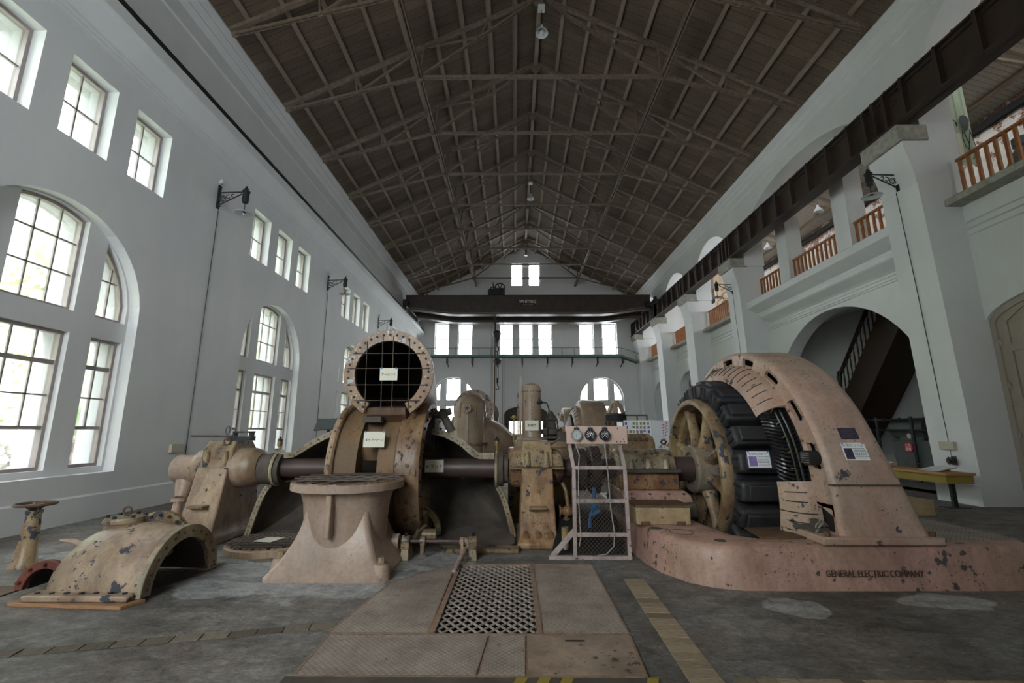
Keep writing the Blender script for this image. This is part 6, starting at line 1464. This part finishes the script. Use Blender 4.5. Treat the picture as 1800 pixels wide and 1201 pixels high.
# banners in the gallery
def banner(x0, x1, y, z0, z1, mat, lab):
    t = thing('banner', ((x0 + x1) / 2, y, z1), lab, 'banner')
    n = 12; fr = []; 
    q = MB(); secs = []
    for i in range(n + 1):
        x = x0 + (x1 - x0) * i / n; w = .025 * sin(i * 1.3); secs.append([(x, y + w, z0 + .02 * sin(i)), (x, y + w * 1.2, z1), (x, y + w * 1.2 + .006, z1), (x, y + w + .006, z0 + .02 * sin(i))])
    q.loft(secs).build('cloth', M[mat], t); MB().cyl((x0 - .05, y, z1), (x1 + .05, y, z1), .02, 8).build('rod', M['iron'], t); MB().cyl(((x0 + x1) / 2, y, z1), ((x0 + x1) / 2, y, z1 + (.92 if y < 12 else 1.1)), .006, 5).build('cord', M['iron'], t); return t
b = banner(11.45, 11.98, 10.65, 8.2, 10.75, 'fabric_green', 'pale green banner with a line drawing of a dark-haired person')
q = MB()
hp_ = [(11.68, 9.32), (11.66, 9.5), (11.70, 9.60), (11.78, 9.64), (11.87, 9.60), (11.91, 9.48), (11.88, 9.32), (11.84, 9.22), (11.78, 9.16), (11.72, 9.22)]
q.prism(hp_, 'y', 10.60, 10.604).build('hair', M['grey_cabinet'], b, smooth=False)
q = MB()
for pts in ([(11.70, 9.2), (11.66, 8.95), (11.70, 8.7)], [(11.88, 9.2), (11.93, 8.9), (11.96, 8.6)], [(11.72, 9.15), (11.80, 8.8), (11.76, 8.55)], [(11.88, 9.15), (11.80, 8.8)], [(11.50, 9.5), (11.58, 9.42), (11.56, 9.3)], [(11.53, 9.4), (11.60, 9.34)], [(11.70, 8.7), (11.95, 8.5), (11.80, 8.35)]):
    for a, c in zip(pts, pts[1:]): q.bar((a[0], 10.602, a[1]), (c[0], 10.602, c[1]), .018, .004, up=(0, 1, 0))
q.build('line_drawing', M['ink'], b, smooth=False)
q = MB(); q.prism([(11.50, 8.3), (11.62, 8.3), (11.62, 9.1), (11.50, 9.1)], 'y', 10.60, 10.603).build('yellow_patch', M['paper'], b, smooth=False)
b = banner(11.0, 11.95, 24.0, 7.2, 10.6, 'fabric_peach', 'peach banner with swirling dark lines behind a far balcony')
q = MB()
for cx, cz, r, a0, a1 in ((11.5, 8.2, .42, -30, 250), (11.55, 8.25, .22, 20, 320), (11.35, 7.7, .3, -60, 200), (11.7, 7.8, .2, 0, 300), (11.2, 9.6, .55, -75, 40), (11.65, 8.7, .25, 60, 330)):
    q.tube([(cx + r * cos(R(a0 + (a1 - a0) * i / 20)), 23.96, cz + r * sin(R(a0 + (a1 - a0) * i / 20))) for i in range(21)], .016, 5)
q.build('swirls', M['rust'], b)
t = thing('exhibit_jar', (11.9, 9.4, 6.5), 'dark jar-shaped exhibit standing in the gallery behind the nearest balustrade', 'jar')
MB().lathe([(6.5, .22), (6.55, .3), (7.6, .32), (7.9, .2), (8.0, .12), (8.05, .16), (8.25, .16), (8.27, 0)], 'z', (11.9, 9.6, 0), seg=20).build('body', M['grey_cabinet'], t)
tag(MB().box(12.2, 13.3, 7.6, 8.9, 6.5, 7.5).lathe([(-.5, .0), (-.5, .5), (.5, .5), (.5, 0)], 'y', (12.7, 8.2, 7.7), seg=20).build('exhibit_machine', M['grey_cabinet'], bevel=.02), 'dark machine exhibit on the gallery floor behind the nearest balustrade', 'machine')
# ================================================================== DISPLAY BOARDS IN THE HALL
def photo_board():
    t = thing('display_board', (3.24, 12.1, 0), 'white display board covered with small photographs, behind the bearing', 'board')
    MB().box(2.86, 3.58, 12.1, 12.13, .25, 1.76).build('panel', M['white_paper'], t, smooth=False)
    MB().box(2.9, 2.94, 12.05, 12.3, 0, .25).box(3.5, 3.54, 12.05, 12.3, 0, .25).build('feet', M['iron'], t, smooth=False)
    cols = [M['dark_print'], M['grey_ink'], M['leaf'], M['paint_beige'], M['purple'], M['blue_pipe'], M['cable']]
    for i in range(7):
        for j in range(8):
            if random.random() < .22: continue
            x = 2.90 + i * .095 + random.uniform(-.01, .01); z = 1.71 - j * .105; w = random.uniform(.045, .075); h = random.uniform(.05, .085)
            MB().box(x, x + w, 12.096, 12.1, z - h, z).build('photo', random.choice(cols), t, smooth=False)
photo_board()
t = thing('display_board', (3.8, 12.05, 0), 'grey-white display board with red vertical writing and a coloured flower, behind the rotor', 'board')
MB().box(3.59, 4.02, 12.06, 12.09, .25, 1.75).build('panel', M['white_enamel'], t, smooth=False); MB().box(3.62, 3.66, 12.0, 12.25, 0, .25).box(3.95, 3.99, 12.0, 12.25, 0, .25).build('feet', M['iron'], t, smooth=False)
q = MB()
for cx, n, z0 in ((3.97, 4, 1.70), (3.93, 5, 1.67), (3.87, 9, 1.65)):
    for k in range(n): q.box(cx - .013, cx + .013, 12.056, 12.06, z0 - k * .07 - .03, z0 - k * .07)
q.build('red_writing', M['red_sign'], t, smooth=False)
for k, mt in enumerate(('red_sign', 'table_top', 'leaf', 'blue_tape', 'purple', 'red_sign')):
    a = 2 * pi * k / 6; MB().cyl((3.86 + .055 * cos(a), 12.056, 1.20 + .045 * sin(a)), (3.86 + .055 * cos(a), 12.06, 1.20 + .045 * sin(a)), .04, 14).build('petal', M[mt], t, smooth=False)
MB().cyl((3.86, 12.052, 1.20), (3.86, 12.06, 1.20), .03, 14).build('flower_centre', M['white_paper'], t, smooth=False)
MB().prism([(3.90, 1.10), (4.0, 1.18), (3.98, 1.08)], 'y', 12.055, 12.06).prism([(3.70, 1.06), (3.80, 1.13), (3.82, 1.05)], 'y', 12.055, 12.06).build('leaf', M['leaf'], t, smooth=False)
# ================================================================== VERTICAL EXCITER
t = thing('vertical_exciter', (3.08, 14.0, 0), 'round brown upright machine with a cone-shaped open top before an arched window', 'machine')
MB().lathe([(0, .5), (.5, .5), (.55, .34), (1.5, .32), (1.55, .38), (1.62, .38), (1.63, .30), (1.95, .30), (1.96, .285), (2.0, .28), (2.0, 0)], 'z', (3.08, 14, 0), seg=32).build('body', M['rust'], t, angle=30)
MB().lathe([(1.78, .305), (1.79, .315), (1.95, .315), (1.96, .305)], 'z', (3.08, 14, 0), seg=32).build('dark_band', M['dark'], t)
q = MB()
for k in range(6):
    a = 2 * pi * k / 6 + .3; q.bar((3.08 + .26 * cos(a), 14 + .26 * sin(a), 2.0), (3.08 + .12 * cos(a), 14 + .12 * sin(a), 2.30), .15, .06, up=(cos(a), sin(a), 0))
q.lathe([(2.20, .17), (2.28, .13), (2.31, .13), (2.31, 0)], 'z', (3.08, 14, 0), seg=24); q.cyl((3.08, 14, 2.3), (3.08, 14, 2.39), .11, 20); q.build('cone_frame', M['paint_far'], t)
q = MB()
for k in range(10):
    a = 2 * pi * k / 10; q.box(3.08 + .3 * cos(a) - .03, 3.08 + .3 * cos(a) + .03, 14 + .3 * sin(a) - .03, 14 + .3 * sin(a) + .03, 1.65, 1.75)
q.build('ports', M['dark'], t)
t = thing('guard_rail', (3.75, 14.2, 0), 'short brown pipe guard rail beside the upright machine', 'rail')
for x in (3.4, 3.75, 4.05): MB().cyl((x, 14.1, 0), (x, 14.1, 1.96), .022, 8).build('post', M['rust'], t)
MB().cyl((3.0, 14.1, 1.95), (4.06, 14.1, 1.95), .022, 8).cyl((3.0, 14.1, 1.72), (4.06, 14.1, 1.72), .02, 8).build('rail', M['rust'], t)
# ================================================================== FAR TURBINE SETS
def far_set(y0, lab_t, lab_g, detail):
    t = thing('water_turbine', (-1.8, y0, 0), lab_t, 'turbine', 'far turbine sets')
    m = M['paint_far']; xc = -1.75; yc = y0 - 1.1
    q = MB(); path = [(xc, yc, 0), (xc, yc, .9), (xc, yc, 1.5), (xc, yc, 1.9)] + [(xc, yc + .62 - .62 * cos(R(a)), 1.9 + .45 * sin(R(a))) for a in (20, 40, 60, 80, 90)] + [(xc, y0 - .1, 2.34)]
    q.tube(path, [.60, .59, .585, .58, .58, .58, .58, .58, .58, .58], 32); q.build('inlet_elbow', m, t)
    MB().lathe([(.98, .6), (.98, .72), (1.06, .72), (1.06, .6)], 'z', (xc, yc, 0), seg=36).build('elbow_flange', M['paint_worn'], t)
    MB().lathe([(y0 - .46, .58), (y0 - .46, .80), (y0 - .34, .80), (y0 - .34, .58)], 'y', (xc + .10, 0, 2.30), seg=40, closed=True).build('mouth_flange', M['paint_worn'], t)
    q = MB()
    for i in range(24): a = 2 * pi * i / 24; q.hexbolt((xc + .10 + .72 * cos(a), y0 - .46, 2.30 + .72 * sin(a)), (0, -1, 0), .03, .03)
    q.split('bolt', M['rust'], t)
    MB().lathe([(yc - .66, .0), (yc - .66, .15), (yc - .62, .19), (yc - .5, .19)], 'y', (xc - .03, 0, 2.30), seg=24).build('hatch', m, t)
    q = MB()
    for k in range(3): a = pi * k / 3; q.bar((xc - .03 + .12 * cos(a), yc - .67, 2.30 + .12 * sin(a)), (xc - .03 - .12 * cos(a), yc - .67, 2.30 - .12 * sin(a)), .03, .03, up=(0, 1, 0))
    q.build('hatch_spokes', M['cast'], t)
    for dx in (-.3, 0, .3):
        q = MB(); q.tube([(xc + dx, yc - sqrt(.58 ** 2 - dx * dx) - .01, 2.0), (xc + dx, yc - sqrt(.58 ** 2 - dx * dx) * .75, 2.35), (xc + dx, yc - .2, 2.52)], .035, 6); q.build('rib', m, t)
    MB().box(xc - .04, xc + .04, yc - .64, yc - .55, 1.1, 2.05).build('rib', m, t)
    q = MB(); q.lathe([(-2.6, .4), (-2.5, 1.1), (-1.2, 1.15), (-1.05, 1.05), (-.6, .82), (-.2, .45), (.0, .3)], 'x', (0, y0, AZ), seg=40); q.build('casing', m, t)
    MB().lathe([(-1.25, 1.1), (-1.25, 1.28), (-1.15, 1.28), (-1.15, 1.1)], 'x', (0, y0, AZ), seg=40, closed=True).build('casing_flange', m, t)
    MB().lathe([(-4.2, .0), (-4.2, .2), (-3.4, .2), (-3.4, .14), (2.0, .14), (2.0, .0)], 'x', (0, y0, AZ), seg=20).build('shaft', M['shaft'], t)
    MB().box(-.15, .55, y0 - .6, y0 + .6, 0, .9).box(-.1, .5, y0 - .4, y0 + .4, .9, 1.3).build('bearing_support', M['paint_orange'], t, bevel=.03)
    g = thing('generator', (3.0, y0, 0), lab_g, 'generator', 'far generators')
    SECf = [(2.55, -.05), (2.62, 0), (3.42, 0), (3.52, -.06), (3.54, -.35)]
    q = MB(); P_ = [spath(1.75 + d, AZ, .3) for x, d in SECf]
    q.loft([[(SECf[k][0], p[0] - AY + y0, p[1]) for k, p in ((k, P_[k][i]) for k in range(len(SECf)))] for i in range(len(P_[0]))], closed=False); q.build('frame', m, g, angle=50)
    q = MB(); F0 = spath(1.70, AZ, .3); F1 = spath(1.35, AZ, .3)
    q.loft([[(2.55, p[0] - AY + y0, p[1]), (2.55, r[0] - AY + y0, r[1])] for p, r in zip(F0, F1)], closed=False); q.build('front_face', m, g)
    q = MB(); q.lathe([(2.55, 1.52), (2.4, 1.48), (2.3, 1.35), (2.27, 1.2), (2.33, 1.2), (2.42, 1.38), (2.55, 1.42)], 'x', (0, y0, AZ), a0=R(-30), a1=R(210), seg=40); q.build('coil_shield', m, g)
    q = MB()
    for k in range(20): a = R(5 + 9 * k); q.tube([(2.50, y0 + 1.515 * cos(a), AZ + 1.515 * sin(a)), (2.36, y0 + 1.445 * cos(a), AZ + 1.445 * sin(a)), (2.30, y0 + 1.352 * cos(a), AZ + 1.352 * sin(a))], .012, 4)
    q.split('vent_slit', M['dark'], g)
    MB().lathe([(2.1, .0), (2.1, .9), (2.2, 1.12), (3.3, 1.12), (3.3, 0)], 'x', (0, y0, AZ), seg=40).build('rotor', M['coil'], g)
    MB().box(1.4, 4.6, y0 - 2.1, y0 + 2.1, 0, .32).build('plinth', M['paint_pink'], g, bevel=.06)
far_set(18.6, 'beige turbine with a tall elbow-shaped inlet pipe, behind the dark shaft', 'beige arch-shaped generator above the gauge panel, nearer of the two far ones', 1)
far_set(24.8, 'beige turbine partly hidden behind the nearer elbow-shaped inlet pipe', 'beige arch-shaped generator farthest down the hall, left of the nearer far one', 0)
